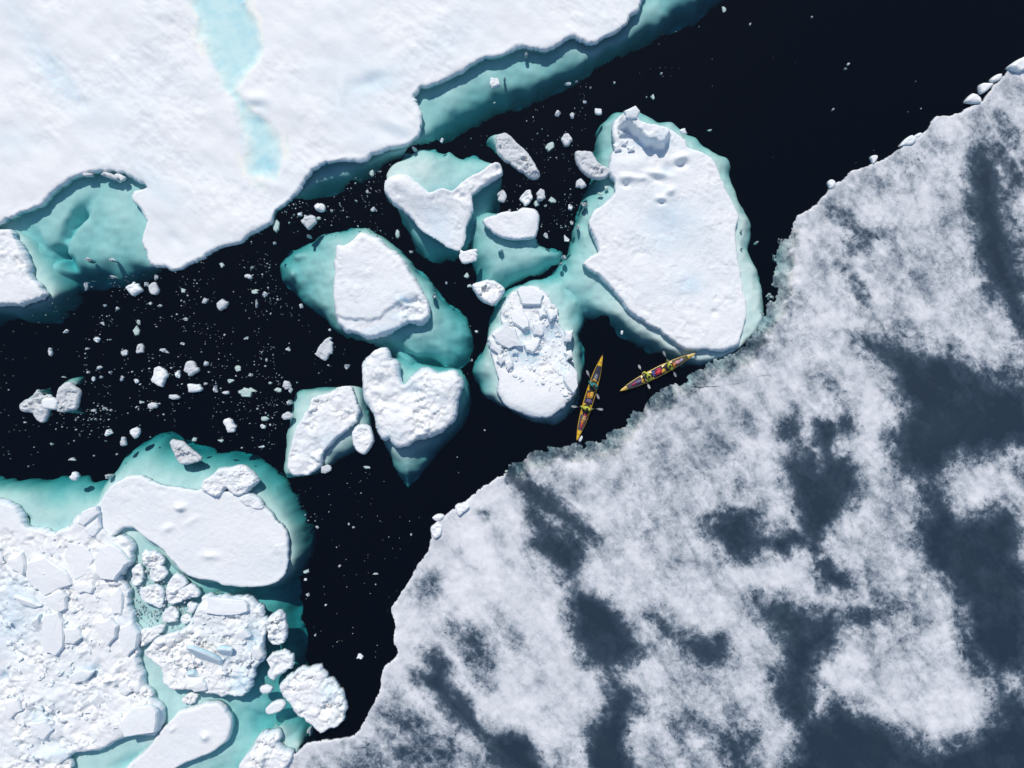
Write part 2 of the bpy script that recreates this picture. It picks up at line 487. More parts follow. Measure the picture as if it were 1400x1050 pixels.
def strew(label, px, n, lo, hi, seed, th=(0.12, 0.35), tilt=22):
    """loose broken blocks lying on a floe inside a pixel outline"""
    o, c, hf, zf = FLOES[label]
    rng = np.random.default_rng(seed); P = poly_w(px, zf); a, b = P.min(0), P.max(0)
    pool = [chunk_mesh('ice_block', blob(1, rng.uniform(.6, 1), rng, int(rng.integers(6, 9))), 0.28, -0.22, rng, M['block'], 0.07, 0.0, 0.25) for _ in range(7)]
    k = 0; tries = 0
    while k < n and tries < n * 30:
        tries += 1
        p = rng.uniform(a, b)
        if sdf(P, np.array([p[0]]), np.array([p[1]]))[0] > -0.1: continue
        sz = (lo + (hi - lo) * rng.random() ** 2.2) * U
        ob = link('ice_block', pool[int(rng.integers(7))], parent=o, loc=(p[0] - c[0], p[1] - c[1], hgt_at(label, *p) + 0.02))
        ob.scale = (sz, sz, min(sz, rng.uniform(*th) * 2))
        ob.rotation_euler = (math.radians(rng.normal(0, tilt)), math.radians(rng.normal(0, tilt)), rng.uniform(0, 6.3))
        k += 1

# ---- the snow covered sheet, upper left, with its melt pond
S1 = [(875, 0), (859, 26), (849, 39), (826, 51), (804, 55), (790, 50), (783, 46), (765, 57), (741, 68), (720, 63), (706, 63), (686, 74),
      (662, 77), (641, 87), (617, 99), (597, 110), (574, 117), (564, 130), (570, 144), (574, 165), (571, 182), (557, 197), (531, 202),
      (511, 211), (497, 218), (473, 216), (449, 221), (422, 235), (408, 254), (396, 271), (377, 286), (370, 305), (343, 319), (319, 332),
      (291, 343), (274, 355), (254, 358), (240, 366), (223, 362), (206, 360), (197, 339), (192, 322), (202, 302), (195, 285), (180, 271),
      (182, 261), (199, 255), (178, 240), (158, 231), (134, 232), (113, 235), (93, 242), (69, 259), (58, 274), (41, 286), (21, 291), (0, 302),
      (-60, 318), (-400, 330), (-400, -420), (1050, -420), (950, -130), (890, -35)]
POND = [(262, 0), (274, 41), (291, 86), (302, 120), (322, 137), (333, 171), (338, 213), (346, 237), (370, 245), (380, 233), (382, 206),
        (370, 171), (345, 156), (331, 137), (322, 113), (343, 99), (353, 69), (353, 38), (334, 0), (322, -80), (275, -80)]
ZS1 = 0.30
def carve_pond(x, y, h, tn):
    sp = sdf(catmull(poly_w(POND, ZS1), 2), x, y) - 0.30 + 0.30 * fbm(x, y, 1.6, 3, 3, 0.5)
    k = sstep(0.45, -0.5, sp)
    fy = sstep(-2, 26, y)
    flat = ZS1 - 0.02 + 0.012 * fbm(x, y, 0.8, 3, 8)
    d = (0.19 + 0.20 * fy) * sstep(0.40, -1.7, sp) * (1 + 0.25 * fbm(x, y, 1.6, 3, 12))
    return h * (1 - k) + (flat - d) * k, tn + k * (0.12 + 0.35 * fbm(x, y, 1.1, 4, 14, .6))
L_S1 = 'vast white snow covered ice sheet with a pale turquoise melt pond, upper left'
floe('ice_sheet', L_S1, 'ice sheet', S1, z=ZS1, s=0.10, relief='flat', amp=1.5, edge=0.15, rim=0.07, wall=0.20, mat='snow', seed=2, carve=carve_pond,
     bumps=[(45, 45, 60, 14, -60, -.10), (80, 110, 40, 16, -50, -.14), (100, 140, 20, 10, 0, -.12), (348, 146, 12, 6, 0, -.16), (354, 136, 16, 8, -10, .16), (461, 132, 4, 16, 8, -.10), (468, 122, 7, 20, -6, .09), (505, 112, 24, 10, 20, -.20), 
            (520, 178, 30, 8, -20, -.08), (540, 170, 22, 8, -25, .12), (237, 325, 12, 8, -45, -.12), (20, 200, 30, 20, 0, -.08), 
            (190, 250, 14, 7, -40, -.12), ],
     tones=[(80, 110, 60, 20, -50, .30), (45, 50, 70, 16, -55, .2), (508, 114, 40, 16, 15, .32), (450, 95, 40, 20, 20, .15), (600, 60, 80, 20, 30, .14), (215, 250, 70, 14, -45, .18), (540, 178, 26, 10, -20, .25), (350, 144, 18, 10, 0, .25), (15, 195, 34, 24, 0, .22), (370, 225, 30, 30, 0, .15), (240, 325, 26, 12, -40, .12), (470, 150, 26, 26, 0, .12), (165, 240, 45, 10, -25, .2), (500, 190, 20, 12, 0, .2), (240, 210, 50, 12, -40, .10)],
     foot=dict(px=[(975, 0), (940, 20), (908, 38), (857, 63), (823, 81), (789, 103), (754, 118), (720, 134), (686, 141), (665, 151), (634, 168), (610, 182), (583, 193), (557, 206), (528, 219), (500, 236), (480, 246), (446, 260),
                   (411, 271), (387, 281), (368, 296), (340, 315), (290, 340), (262, 352), (235, 364), (200, 372), (161, 388), (130, 389), (98, 394), (60, 405), (20, 390), (-60, 370), (-300, 350), (-300, -200), (1100, -200)],
               d0=0.62, dm=1.8, p=4, edge=0.10, rough=0.22, holes=[(112, 297, 18, 7, 55, 1.3), (98, 320, 14, 5, 50, .7), (78, 348, 16, 7, 40, 1.2), (90, 358, 13, 6, -35, 1.1), (60, 335, 30, 8, -40, .4), (110, 380, 26, 9, 0, .7), (155, 310, 50, 45, 0, -.12)], rscale=2.4))
L = FLOES[L_S1]
P = catmull(poly_w(POND, ZS1), 2); cp = P.mean(0); P = cp + (P - cp) * 1.0
nrm = np.roll(P, -1, 0) - np.roll(P, 1, 0); nrm = np.stack([nrm[:, 1], -nrm[:, 0]], 1); nrm /= np.hypot(*nrm.T)[:, None] + 1e-9
area = np.sum(P[:, 0] * np.roll(P[:, 1], -1) - np.roll(P[:, 0], -1) * P[:, 1])
P = P + nrm * (0.75 if area > 0 else -0.75)
if area < 0: P = P[::-1]
me = bpy.data.meshes.new('pond_water')
n = len(P)
me.from_pydata([(p[0] - L[1][0], p[1] - L[1][1], zz) for zz in (ZS1 - 0.75, ZS1 - 0.045) for p in P], [],
               [tuple(range(n - 1, -1, -1)), tuple(range(n, 2 * n))] + [(i, (i + 1) % n, n + (i + 1) % n, n + i) for i in range(n)])
me.materials.append(M['pond']); me.update()
link('pond_water', me, parent=L[0])

# ---- the floe at the left edge, in the bay
floe('ice_floe', 'white floe at the left edge sitting in the teal bay of the snow sheet', 'ice floe',
     [(0, 314), (14, 317), (24, 332), (30, 348), (34, 360), (40, 378), (52, 390), (62, 401), (55, 406), (30, 413), (0, 415), (-50, 418), (-70, 370), (-50, 322)], z=0.5, seed=3,
     rough=[([(-50, 310), (20, 310), (40, 375), (10, 382), (-50, 385)], 0.9, 0.3)], wall=0.22,
     foot=dict(px=[(25, 312), (60, 330), (86, 352), (95, 375), (93, 398), (78, 424), (42, 441), (0, 434), (-70, 440), (-80, 300)], d0=0.3, dm=2.6, p=2.2, rough=0.13))

# ---- floe with two wings and a turquoise step
floe('ice_floe', 'saddle shaped white floe around a pale turquoise sunken step', 'ice floe',
     [(525, 252), (537, 242), (554, 240), (567, 247), (578, 257), (588, 264), (605, 257), (617, 260), (631, 250), (645, 242), (662, 233), (675, 222), (685, 223),
      (686, 236), (672, 245), (658, 255), (645, 267), (646, 288), (637, 305), (634, 326), (626, 339), (610, 334), (593, 324), (576, 315), (562, 298), (549, 285), (531, 271)],
     z=0.5, seed=4, amp=1.2, lean=0.13, rough=[([(510, 200), (700, 200), (700, 350), (510, 350)], 0.22, 0.5), ([(600, 250), (690, 215), (690, 245), (640, 270), (610, 268)], 0.8, 0.3), ([(520, 240), (570, 240), (580, 265), (530, 270)], 0.4, 0.4)],
     bumps=[(560, 262, 22, 14, -40, .25), (600, 300, 40, 30, 0, -.30), (640, 285, 14, 24, 0, .25), (545, 250, 14, 10, 0, .2)], tones=[(597, 300, 28, 20, -30, .28), (610, 325, 18, 10, 0, .2)],
     foot=dict(px=[(530, 250), (531, 233), (542, 219), (562, 207), (586, 202), (607, 206), (614, 204), (627, 211), (645, 207), (665, 219), (684, 228), (687, 254), (682, 274), (678, 298), (664, 312), (650, 326), (640, 340),
                   (627, 346), (603, 354), (590, 359), (579, 350), (562, 329), (545, 291), (530, 275)], d0=0.7, dm=1.2, p=3, rough=0.12, tilt=(0.13, -0.20), edge=0.22))

floe('ice_floe', 'smooth white floe with domed right end, below the saddle shaped floe', 'ice floe',
     [(660, 303), (663, 297), (686, 291), (703, 290), (716, 285), (732, 288), (736, 302), (734, 322), (720, 326), (686, 324), (672, 317)], z=0.3, seed=5, amp=1.3, s=0.06,
     bumps=[(725, 303, 10, 16, 0, .15)],
     foot=dict(px=[(650, 292), (668, 285), (700, 305), (738, 330), (758, 336), (771, 341), (766, 357), (742, 370), (715, 381), (692, 391), (668, 402), (652, 392), (647, 365), (640, 345), (640, 320)], d0=0.6, dm=1.5, p=2.8, rough=0.13, tilt=(-.04, .09)))
floe('ice_floe', 'small pointed white floe between the rubble floe and the teal shelf', 'ice floe',
     [(646, 390), (655, 386), (665, 383), (682, 388), (689, 396), (683, 408), (672, 417), (658, 407)], z=0.5, seed=6, amp=1.2, s=0.05, relief='lumpy', edge=0.05)
floe('ice_floe', 'slanting oblong greyish white floe in the dark channel above the wide teal shelf', 'ice floe',
     [(679, 186), (684, 183), (693, 182), (706, 195), (720, 206), (732, 223), (737, 240), (723, 240), (710, 231), (693, 219), (682, 208)], z=0.33, seed=7, relief='rubble', blocksize=.5, amp=.7, mat='grit', s=0.05, edge=0.07,
     foot=dict(px=[(666, 188), (674, 183), (690, 184), (720, 210), (736, 238), (715, 238), (690, 220), (675, 204)], d0=0.3, rough=0.08, s=0.1))
floe('ice_floe', 'small two lobed greyish floe touching the left side of the big flat floe', 'ice floe',
     [(788, 207), (796, 206), (806, 207), (811, 213), (816, 222), (827, 227), (835, 233), (828, 240), (819, 243), (808, 240), (797, 234), (790, 223)], z=0.33, seed=8, relief='rubble', blocksize=.5, amp=.7, mat='grit', s=0.05, edge=0.06)

# ---- the big flat floe beside the kayaks
L_BIG = 'largest flat white floe with a rough ridge at its top and a cyan rim'
floe('ice_floe', L_BIG, 'ice floe',
     [(838, 168), (845, 160), (854, 153), (869, 152), (873, 162), (884, 167), (912, 173), (925, 180), (936, 190), (941, 201), (961, 209), (975, 219), (983, 236), (990, 254), (1002, 274), (1011, 295), (1006, 312), (1005, 330), (1010, 362), (1019, 406), (1022, 431),
      (1013, 458), (1007, 470), (989, 477), (958, 477), (937, 475), (920, 464), (903, 451), (881, 439), (861, 422), (847, 405), (833, 388), (816, 372), (797, 361), (808, 350), (819, 343), (813, 322), (806, 305), (812, 291), (825, 281), (840, 264), (842, 247), (836, 233), (838, 213), (842, 202), (837, 185)],
     z=0.45, seed=9, amp=1.0, edge=0.08, rim=0.1, wall=0.16,
     rough=[([(790, 140), (1030, 140), (1030, 490), (790, 490)], 0.17, 0.5), ([(834, 150), (885, 150), (915, 165), (915, 185), (890, 195), (835, 212)], 0.75, 0.3), ([(985, 230), (1015, 300), (1015, 330), (995, 320), (975, 250)], 0.25, 0.5), ([(795, 360), (812, 345), (930, 465), (900, 460)], 0.3, 0.4)],
     plateaus=[([(841, 172), (851, 155), (868, 152), (873, 165), (884, 170), (895, 171), (914, 178), (917, 188), (909, 203), (896, 206), (890, 201), (880, 200), (868, 188), (856, 178), (846, 180)], 1.15, 0.36)],
     bumps=[(930, 217, 9, 5, 15, .5), (932, 225, 8, 5, 15, -.3), (900, 238, 14, 4, -10, .35), (897, 246, 12, 4, -20, -.18), (856, 243, 9, 5, 0, .35), (875, 244, 12, 4, 0, .25), (856, 252, 5, 4, 0, -.3), (916, 262, 7, 5, 30, .3), (904, 272, 7, 4, -20, .3), (905, 277, 5, 3, 0, -.25), (913, 232, 6, 8, 0, -.2),
            (860, 225, 25, 12, 0, .15), (920, 320, 50, 30, -40, -.06), (977, 427, 4, 4, 0, -.2)],
     tones=[(910, 312, 40, 34, 0, .25), (920, 290, 30, 20, 0, .12), (940, 385, 24, 16, 30, .25), (952, 394, 14, 10, 0, .15), (913, 233, 8, 9, 0, .3), (905, 197, 22, 8, 15, .25), (873, 195, 14, 6, 0, .3), (880, 400, 40, 20, 0, .08)],
     foot=dict(px=[(809, 240), (812, 206), (818, 182), (833, 154), (850, 146), (871, 144), (902, 161), (929, 167), (945, 179), (961, 190), (985, 206), (1000, 219), (1004, 254), (1016, 281), (1027, 298), (1031, 315), (1031, 343), (1041, 372), (1048, 413),
                   (1046, 432), (1035, 458), (1012, 484), (985, 496), (962, 503), (926, 497), (905, 482), (878, 475), (857, 460), (830, 437), (806, 436), (775, 428), (745, 405), (752, 372), (778, 345), (785, 302), (795, 274)],
               d0=0.34, dm=1.5, p=2.8, rough=0.22, tilt=(-.03, .03), edge=0.20))
for q in ([(838, 196), (848, 194), (851, 203), (841, 206)], [(858, 200), (868, 198), (869, 204), (859, 206)], [(850, 188), (860, 190), (858, 197), (850, 197)], [(845, 178), (852, 175), (856, 182), (847, 185)], [(850, 158), (866, 151), (872, 158), (868, 168), (852, 167)], [(938, 173), (930, 176), (934, 182), (941, 180)]):
    slab(L_BIG, q, 0.42, 12, 200)

# ---- rubble floe left of the upright kayak
L_RUB = 'oval rubble floe of stacked white slabs beside the upright kayak'
floe('ice_floe', L_RUB, 'ice floe',
     [(700, 400), (712, 393), (730, 393), (744, 402), (752, 412), (762, 424), (762, 440), (772, 455), (775, 470), (776, 490), (786, 512), (787, 534), (771, 556), (754, 569), (734, 571), (710, 563), (690, 552), (681, 536), (683, 516), (677, 498), (668, 470), (673, 455), (686, 444), (684, 430), (690, 414)],
     z=0.35, seed=10, amp=0.9, rough=[([(690, 395), (760, 395), (790, 500), (760, 520), (680, 500), (665, 450)], 1.0, 0.5)], relief='flat', edge=0.1,
     bumps=[(731, 545, 45, 28, 0, .25), (724, 490, 22, 12, 20, -.30), (757, 455, 12, 12, 0, -.42), (722, 457, 7, 8, 0, -.4), (765, 480, 10, 14, 0, -.3)], tones=[(722, 490, 24, 12, 0, .4), (757, 455, 14, 12, 0, .5), (722, 457, 8, 9, 0, .7), (700, 480, 14, 8, 0, .4), (770, 500, 10, 20, 0, .3), (735, 475, 8, 16, -30, .4)],
     foot=dict(px=[(667, 448), (672, 431), (679, 410), (699, 391), (720, 384), (747, 377), (771, 367), (788, 385), (801, 408), (804, 434), (794, 458), (802, 479), (800, 499), (795, 527), (790, 554), (779, 569), (760, 582), (730, 578), (692, 559), (668, 548), (651, 527), (644, 508), (651, 488), (664, 474)],
               d0=0.28, dm=1.7, p=2.2, rough=0.2))
for q, t, ti, tw in (([(706, 397), (712, 391), (729, 393), (744, 404), (740, 417), (714, 417)], .45, 3, 0), ([(696, 420), (714, 419), (723, 436), (724, 449), (716, 452), (700, 441)], .5, 8, 330), ([(672, 457), (693, 439), (705, 449), (715, 473), (696, 477), (677, 466)], .5, 8, 160),
                     ([(728, 441), (736, 443), (744, 452), (740, 459), (729, 457)], .45, 10, 200), ([(716, 472), (727, 461), (740, 464), (729, 484), (720, 481)], .6, 10, 350), ([(771, 450), (784, 450), (781, 467), (771, 467)], .7, 4, 180), ([(779, 497), (789, 509), (790, 529), (783, 539), (770, 521), (774, 508)], .6, 8, 90),
                     ([(680, 484), (688, 482), (692, 492), (684, 500), (678, 494)], .5, 12, 170), ([(690, 494), (698, 490), (702, 500), (694, 507)], .45, 12, 200), ([(771, 482), (781, 478), (784, 488), (774, 493)], .6, 8, 120), ([(668, 462), (676, 468), (688, 478), (684, 486), (670, 476)], .4, 12, 200),
                     ([(746, 424), (756, 422), (762, 432), (752, 440)], .4, 15, 30), ([(735, 424), (745, 420), (748, 432), (738, 436)], .35, 12, 300)):
    slab(L_RUB, q, t, ti, tw, lift=0.10)
strew(L_RUB, [(690, 410), (760, 415), (790, 500), (780, 550), (700, 520), (675, 480)], 120, 3, 8, 4)

# ---- floe with a long teal foot
floe('ice_floe', 'wedge shaped white floe on a broad teal underwater foot, left of the saddle shaped floe', 'ice floe',
     [(460, 337), (468, 336), (480, 329), (494, 317), (514, 326), (531, 339), (546, 355), (562, 376), (573, 393), (583, 410), (586, 430), (576, 439), (562, 439), (548, 444), (525, 455), (507, 460), (490, 456), (470, 446), (461, 434), (457, 396)], z=0.55, seed=12, amp=1.1, wall=0.28,
     rough=[([(440, 300), (600, 300), (600, 470), (440, 470)], 0.16, 0.5), ([(540, 400), (590, 400), (595, 440), (550, 450)], 0.8, 0.3), ([(455, 330), (500, 315), (500, 330), (470, 350), (465, 420), (455, 420)], 0.35, 0.3)],
     plateaus=[([(452, 330), (500, 310), (560, 365), (586, 408), (560, 412), (540, 418), (520, 438), (495, 440), (450, 428)], 0.22, 0.25)],
     bumps=[(550, 425, 10, 6, 0, -.2)], tones=[(553, 410, 12, 5, -10, .5), (520, 450, 40, 6, 15, .25), (545, 432, 20, 6, 0, .2)],
     foot=dict(px=[(372, 360), (381, 346), (400, 335), (430, 319), (465, 308), (492, 309), (520, 320), (541, 336), (566, 360), (590, 385), (601, 404), (625, 421), (640, 440), (644, 470), (640, 492), (624, 505), (606, 509), (588, 503), (565, 520), (540, 520), (528, 484), (500, 468), (478, 463), (455, 452), (440, 436), (415, 419), (395, 402), (378, 381)],
               d0=0.5, dm=1.6, p=2.2, rough=0.20, tilt=(-.0, -.03), holes=[(575, 492, 38, 5, -25, 1.2), (401, 375, 8, 6, 0, -.55), (413, 348, 10, 6, 0, -.55)]))

# ---- heart shaped floe
L_HEART = 'heart shaped lumpy white floe with a pointed blue underwater tip'
floe('ice_floe', L_HEART, 'ice floe',
     [(495, 508), (500, 491), (511, 480), (524, 476), (531, 482), (533, 492), (540, 496), (542, 516), (552, 528), (564, 516), (583, 506), (597, 510), (617, 509), (627, 516), (629, 530), (623, 547), (622, 564), (610, 585), (593, 595), (573, 599), (555, 610), (540, 612), (531, 600), (521, 598), (514, 578), (509, 561), (500, 540)],
     z=0.78, seed=13, amp=1.1, relief='lumpy', edge=0.09, wall=0.3, rim=0.2, blocksize=1.1,
     bumps=[(555, 535, 14, 16, 0, -.35), (520, 500, 14, 20, 0, .3), (600, 530, 22, 16, 0, .3), (550, 580, 30, 16, 0, .15), (540, 552, 40, 5, -20, -.15)],
     tones=[(560, 530, 10, 10, 0, .25), (540, 595, 24, 12, 0, .2), (600, 545, 18, 10, 0, .15)],
     foot=dict(px=[(497, 520), (505, 495), (540, 490), (590, 500), (630, 505), (642, 535), (641, 558), (631, 584), (607, 610), (583, 640), (556, 671), (551, 668), (541, 653), (531, 629), (518, 596), (507, 565)], d0=0.55, dm=1.6, p=2.2, rough=0.15, edge=0.05, tilt=(.09, .04)))
# ---- floe with a pale step, left of the heart
floe('ice_floe', 'knobbly white floe on a pale square foot, left of the heart shaped floe', 'ice floe',
     [(394, 634), (398, 609), (405, 586), (422, 558), (426, 547), (446, 540), (466, 529), (478, 528), (484, 538), (487, 558), (486, 576), (467, 592), (452, 606), (440, 620), (436, 636), (422, 647), (401, 650)], z=0.4, seed=14, relief='lumpy', amp=0.9,
     tones=[(450, 600, 10, 10, 0, .2)],
     foot=dict(px=[(387, 655), (388, 630), (390, 600), (395, 560), (401, 540), (411, 533), (440, 530), (480, 527), (497, 532), (502, 560), (506, 584), (500, 606), (480, 620), (460, 631), (440, 645), (410, 652)], d0=0.25, dm=1.1, p=2.5, rough=0.10, edge=0.08))
floe('ice_floe', 'round knob of white ice between the knobbly floe and the heart shaped floe', 'ice floe',
     [(481, 591), (492, 582), (504, 586), (509, 604), (498, 620), (487, 617), (482, 605)], z=0.45, seed=15, relief='lumpy', amp=0.7, s=0.05, edge=0.05)
# ---- twin floe far left
floe('ice_floe', 'jagged greyish floe at far left, left half of a joined pair', 'ice floe',
     [(26, 553), (33, 548), (42, 543), (50, 531), (54, 540), (66, 541), (70, 549), (66, 562), (62, 573), (55, 580), (47, 572), (43, 565), (28, 561)], z=0.28, seed=16, relief='rubble', amp=0.8, blocksize=.45, mat='grit', s=0.045, edge=0.11,
     foot=dict(px=[(40, 545), (50, 530), (68, 536), (74, 550), (72, 562), (62, 570), (40, 560)], d0=0.25, rough=0.05, s=0.1))
floe('ice_floe', 'knobbly greyish floe at far left, right half of a joined pair', 'ice floe',
     [(75, 549), (80, 531), (92, 523), (99, 530), (106, 536), (104, 550), (101, 559), (90, 561), (76, 562)], z=0.34, seed=17, relief='rubble', amp=0.9, mat='grit', s=0.05, edge=0.07, blocksize=0.5,
     foot=dict(px=[(74, 560), (82, 528), (92, 517), (103, 515), (110, 524), (111, 560), (108, 566), (88, 565)], d0=0.28, rough=0.05, s=0.1, edge=0.04))
floe('ice_chunk', 'small square plate bridging the joined pair of greyish floes', 'ice chunk', [(57, 546), (73, 546), (75, 559), (58, 558)], z=0.4, seed=18, s=0.05, edge=0.04, amp=.5)

# ---- the flat floe lower left
L_FLAT = 'broad smooth flat white floe with a rubble lump, lower left'
floe('ice_floe', L_FLAT, 'ice floe',
     [(131, 697), (140, 680), (151, 664), (171, 654), (192, 652), (219, 664), (247, 667), (267, 671), (278, 668), (300, 672), (332, 676), (363, 697), (377, 711), (389, 728), (393, 765), (387, 789), (370, 800), (353, 802), (312, 800), (291, 793), (261, 788), (247, 779), (230, 762), (213, 745), (193, 731), (182, 721), (168, 721), (154, 733), (134, 724)],
     z=0.26, seed=19, amp=0.55, edge=0.07, rim=0.09, wall=0.12,
     rough=[([(120, 640), (400, 640), (400, 810), (120, 810)], 0.10, 0.5), ([(372, 715), (392, 730), (396, 770), (388, 785), (376, 765), (378, 735)], 0.8, 0.25), ([(150, 655), (260, 665), (250, 675), (160, 672)], 0.3, 0.3)],
     bumps=[(247, 694, 6, 4, 0, .45), (230, 722, 7, 5, 30, .16), (288, 760, 12, 5, 0, .18), (262, 712, 12, 4, 30, .08)],
     foot=dict(px=[(118, 690), (130, 662), (150, 632), (165, 616), (192, 597), (213, 594), (231, 605), (274, 619), (315, 623), (350, 633), (377, 654), (395, 678), (405, 701), (417, 722), (419, 752), (412, 780), (396, 800), (340, 812), (240, 800), (160, 750)], d0=0.34, dm=2.8, p=2.2, rough=0.13))
floe('ice_floe', 'lumpy crest of white rubble on the upper edge of the flat lower left floe', 'ice floe',
     [(272, 668), (276, 655), (288, 650), (297, 644), (315, 642), (327, 638), (340, 645), (350, 658), (342, 666), (330, 677), (318, 676), (308, 668), (298, 680), (282, 676)], z=0.6, seed=20, relief='rubble', blocksize=.55, s=0.05, edge=0.13, amp=0.9)
floe('ice_chunk', 'low ragged strip of rubble on the right shoulder of the flat floe', 'ice chunk',
     [(326, 681), (340, 678), (352, 685), (362, 697), (350, 696), (334, 690)], z=0.42, seed=21, relief='rubble', blocksize=.5, s=0.05, edge=0.12, amp=.8)
floe('ice_chunk', 'pale half sunken chunk above the flat lower left floe', 'ice chunk',
     [(232, 606), (244, 605), (256, 612), (268, 620), (274, 628), (262, 633), (246, 633), (238, 622)], z=0.24, seed=22, relief='rubble', blocksize=.5, s=0.05, edge=0.10, amp=.7, mat='grit')

# ---- the rubble field in the lower left corner
L_FIELD = 'jumbled field of broken white ice plates filling the lower left corner'
floe('rubble_ice_sheet', L_FIELD, 'ice rubble',
     [(0, 688), (20, 693), (26, 707), (38, 722), (68, 728), (92, 726), (104, 712), (120, 700), (134, 697), (140, 722), (154, 733), (170, 735), (176, 752), (178, 769), (166, 782), (158, 789), (171, 806), (172, 824), (180, 840), (183, 855), (190, 868), (184, 885), (183, 902), (192, 926), (194, 944), (209, 961), (218, 971), (216, 1002), (190, 1007), (165, 1010), (137, 1024), (110, 1030),
      (89, 1040), (70, 1062), (60, 1120), (40, 1450), (-400, 1450), (-400, 690), (-60, 682)], z=0.45, s=0.085, seed=23, relief='flat', amp=1.0, edge=0.14, blocksize=1.15, wall=0.25,
     rough=[([(-400, 745), (60, 730), (200, 725), (230, 960), (150, 1000), (60, 1200), (-400, 1300)], 0.85, 0.6)],
     tones=[(10, 850, 40, 40, 0, .30), (20, 800, 30, 20, 0, .2), (80, 1030, 30, 14, 0, .3), (120, 920, 14, 8, 30, .4), (165, 850, 14, 20, 0, .2), (5, 925, 6, 8, 0, .6), (50, 980, 20, 8, -20, .3)],
     bumps=[(190, 985, 36, 16, 10, .35), (60, 960, 60, 16, 15, .2), (5, 928, 6, 7, 0, -.5), (55, 978, 16, 6, -20, -.3), (65, 1020, 14, 8, 0, -.5), (168, 945, 14, 5, -20, -.35), (128, 918, 14, 6, 40, -.35), (75, 800, 60, 20, -30, .15)],
     foot=dict(px=[(-300, 655), (0, 660), (60, 658), (125, 662), (200, 700), (380, 788), (396, 802), (402, 850), (408, 900), (406, 925), (420, 990), (417, 1060), (400, 1150), (300, 1400), (-300, 1400)], d0=0.34, dm=2.2, p=3, rough=0.13, holes=[(330, 815, 60, 8, 0, .5), (350, 985, 26, 12, -45, .4), (390, 870, 12, 60, 0, .3), (40, 708, 10, 6, 30, .5), (200, 1030, 40, 10, 20, .3)]))
for q, t, ti, tw in (
    ([(136, 747), (150, 743), (165, 752), (178, 768), (168, 780), (157, 794), (138, 792), (130, 775), (129, 760)], .55, 5, 330),
    ([(84, 760), (90, 742), (110, 745), (126, 766), (117, 786), (100, 795), (91, 780)], .4, 5, 60),
    ([(37, 768), (60, 762), (80, 775), (92, 785), (98, 800), (80, 806), (59, 816), (41, 800), (33, 788)], .5, 9, 220),
    ([(59, 816), (80, 807), (90, 815), (90, 833), (80, 838), (62, 828)], .5, 10, 150),
    ([(60, 840), (80, 836), (86, 850), (86, 885), (75, 898), (60, 893), (56, 870)], .6, 8, 120),
    ([(86, 860), (105, 858), (112, 872), (100, 882), (87, 880)], .5, 14, 170),
    ([(10, 765), (30, 755), (34, 772), (30, 788), (14, 780)], .5, 10, 200),
    ([(20, 812), (44, 820), (56, 828), (44, 832), (26, 826)], .5, 25, 190),
    ([(40, 850), (55, 838), (58, 862), (48, 870)], .5, 30, 180),
    ([(128, 850), (150, 845), (160, 856), (158, 872), (146, 885), (134, 870)], .6, 16, 200),
    ([(162, 858), (178, 852), (188, 866), (184, 888), (172, 900), (162, 884)], .6, 10, 120),
    ([(92, 925), (112, 915), (128, 918), (116, 932), (98, 936)], .45, 18, 170),
    ([(160, 938), (172, 932), (180, 946), (170, 954), (160, 950)], .6, 10, 200),
    ([(110, 700), (132, 692), (134, 702), (112, 720), (104, 716)], .35, 8, 160),
    ([(118, 722), (134, 706), (136, 722), (128, 734), (118, 732)], .3, 6, 160),
    ([(148, 815), (160, 806), (166, 820), (164, 842), (152, 842)], .5, 10, 100),
    ([(100, 800), (118, 797), (128, 804), (124, 812), (106, 812)], .35, 8, 0),
    ([(118, 960), (132, 948), (140, 962), (128, 974)], .4, 20, 150),
    ([(40, 990), (62, 985), (70, 1000), (58, 1014), (42, 1008)], .4, 10, 140),
    ([(6, 960), (24, 955), (30, 972), (14, 984), (4, 976)], .4, 12, 220),
    ([(165, 988), (185, 965), (208, 963), (217, 972), (214, 1000), (172, 1006)], .5, 6, 350)):
    slab(L_FIELD, q, t * .75, ti * (.2 if ti < 20 else 1), tw, lift=0.07)
strew(L_FIELD, [(0, 755), (60, 735), (150, 735), (180, 860), (190, 920), (210, 990), (150, 1010), (60, 1045), (0, 1045)], 230, 3, 12, 6, th=(.1, .28))

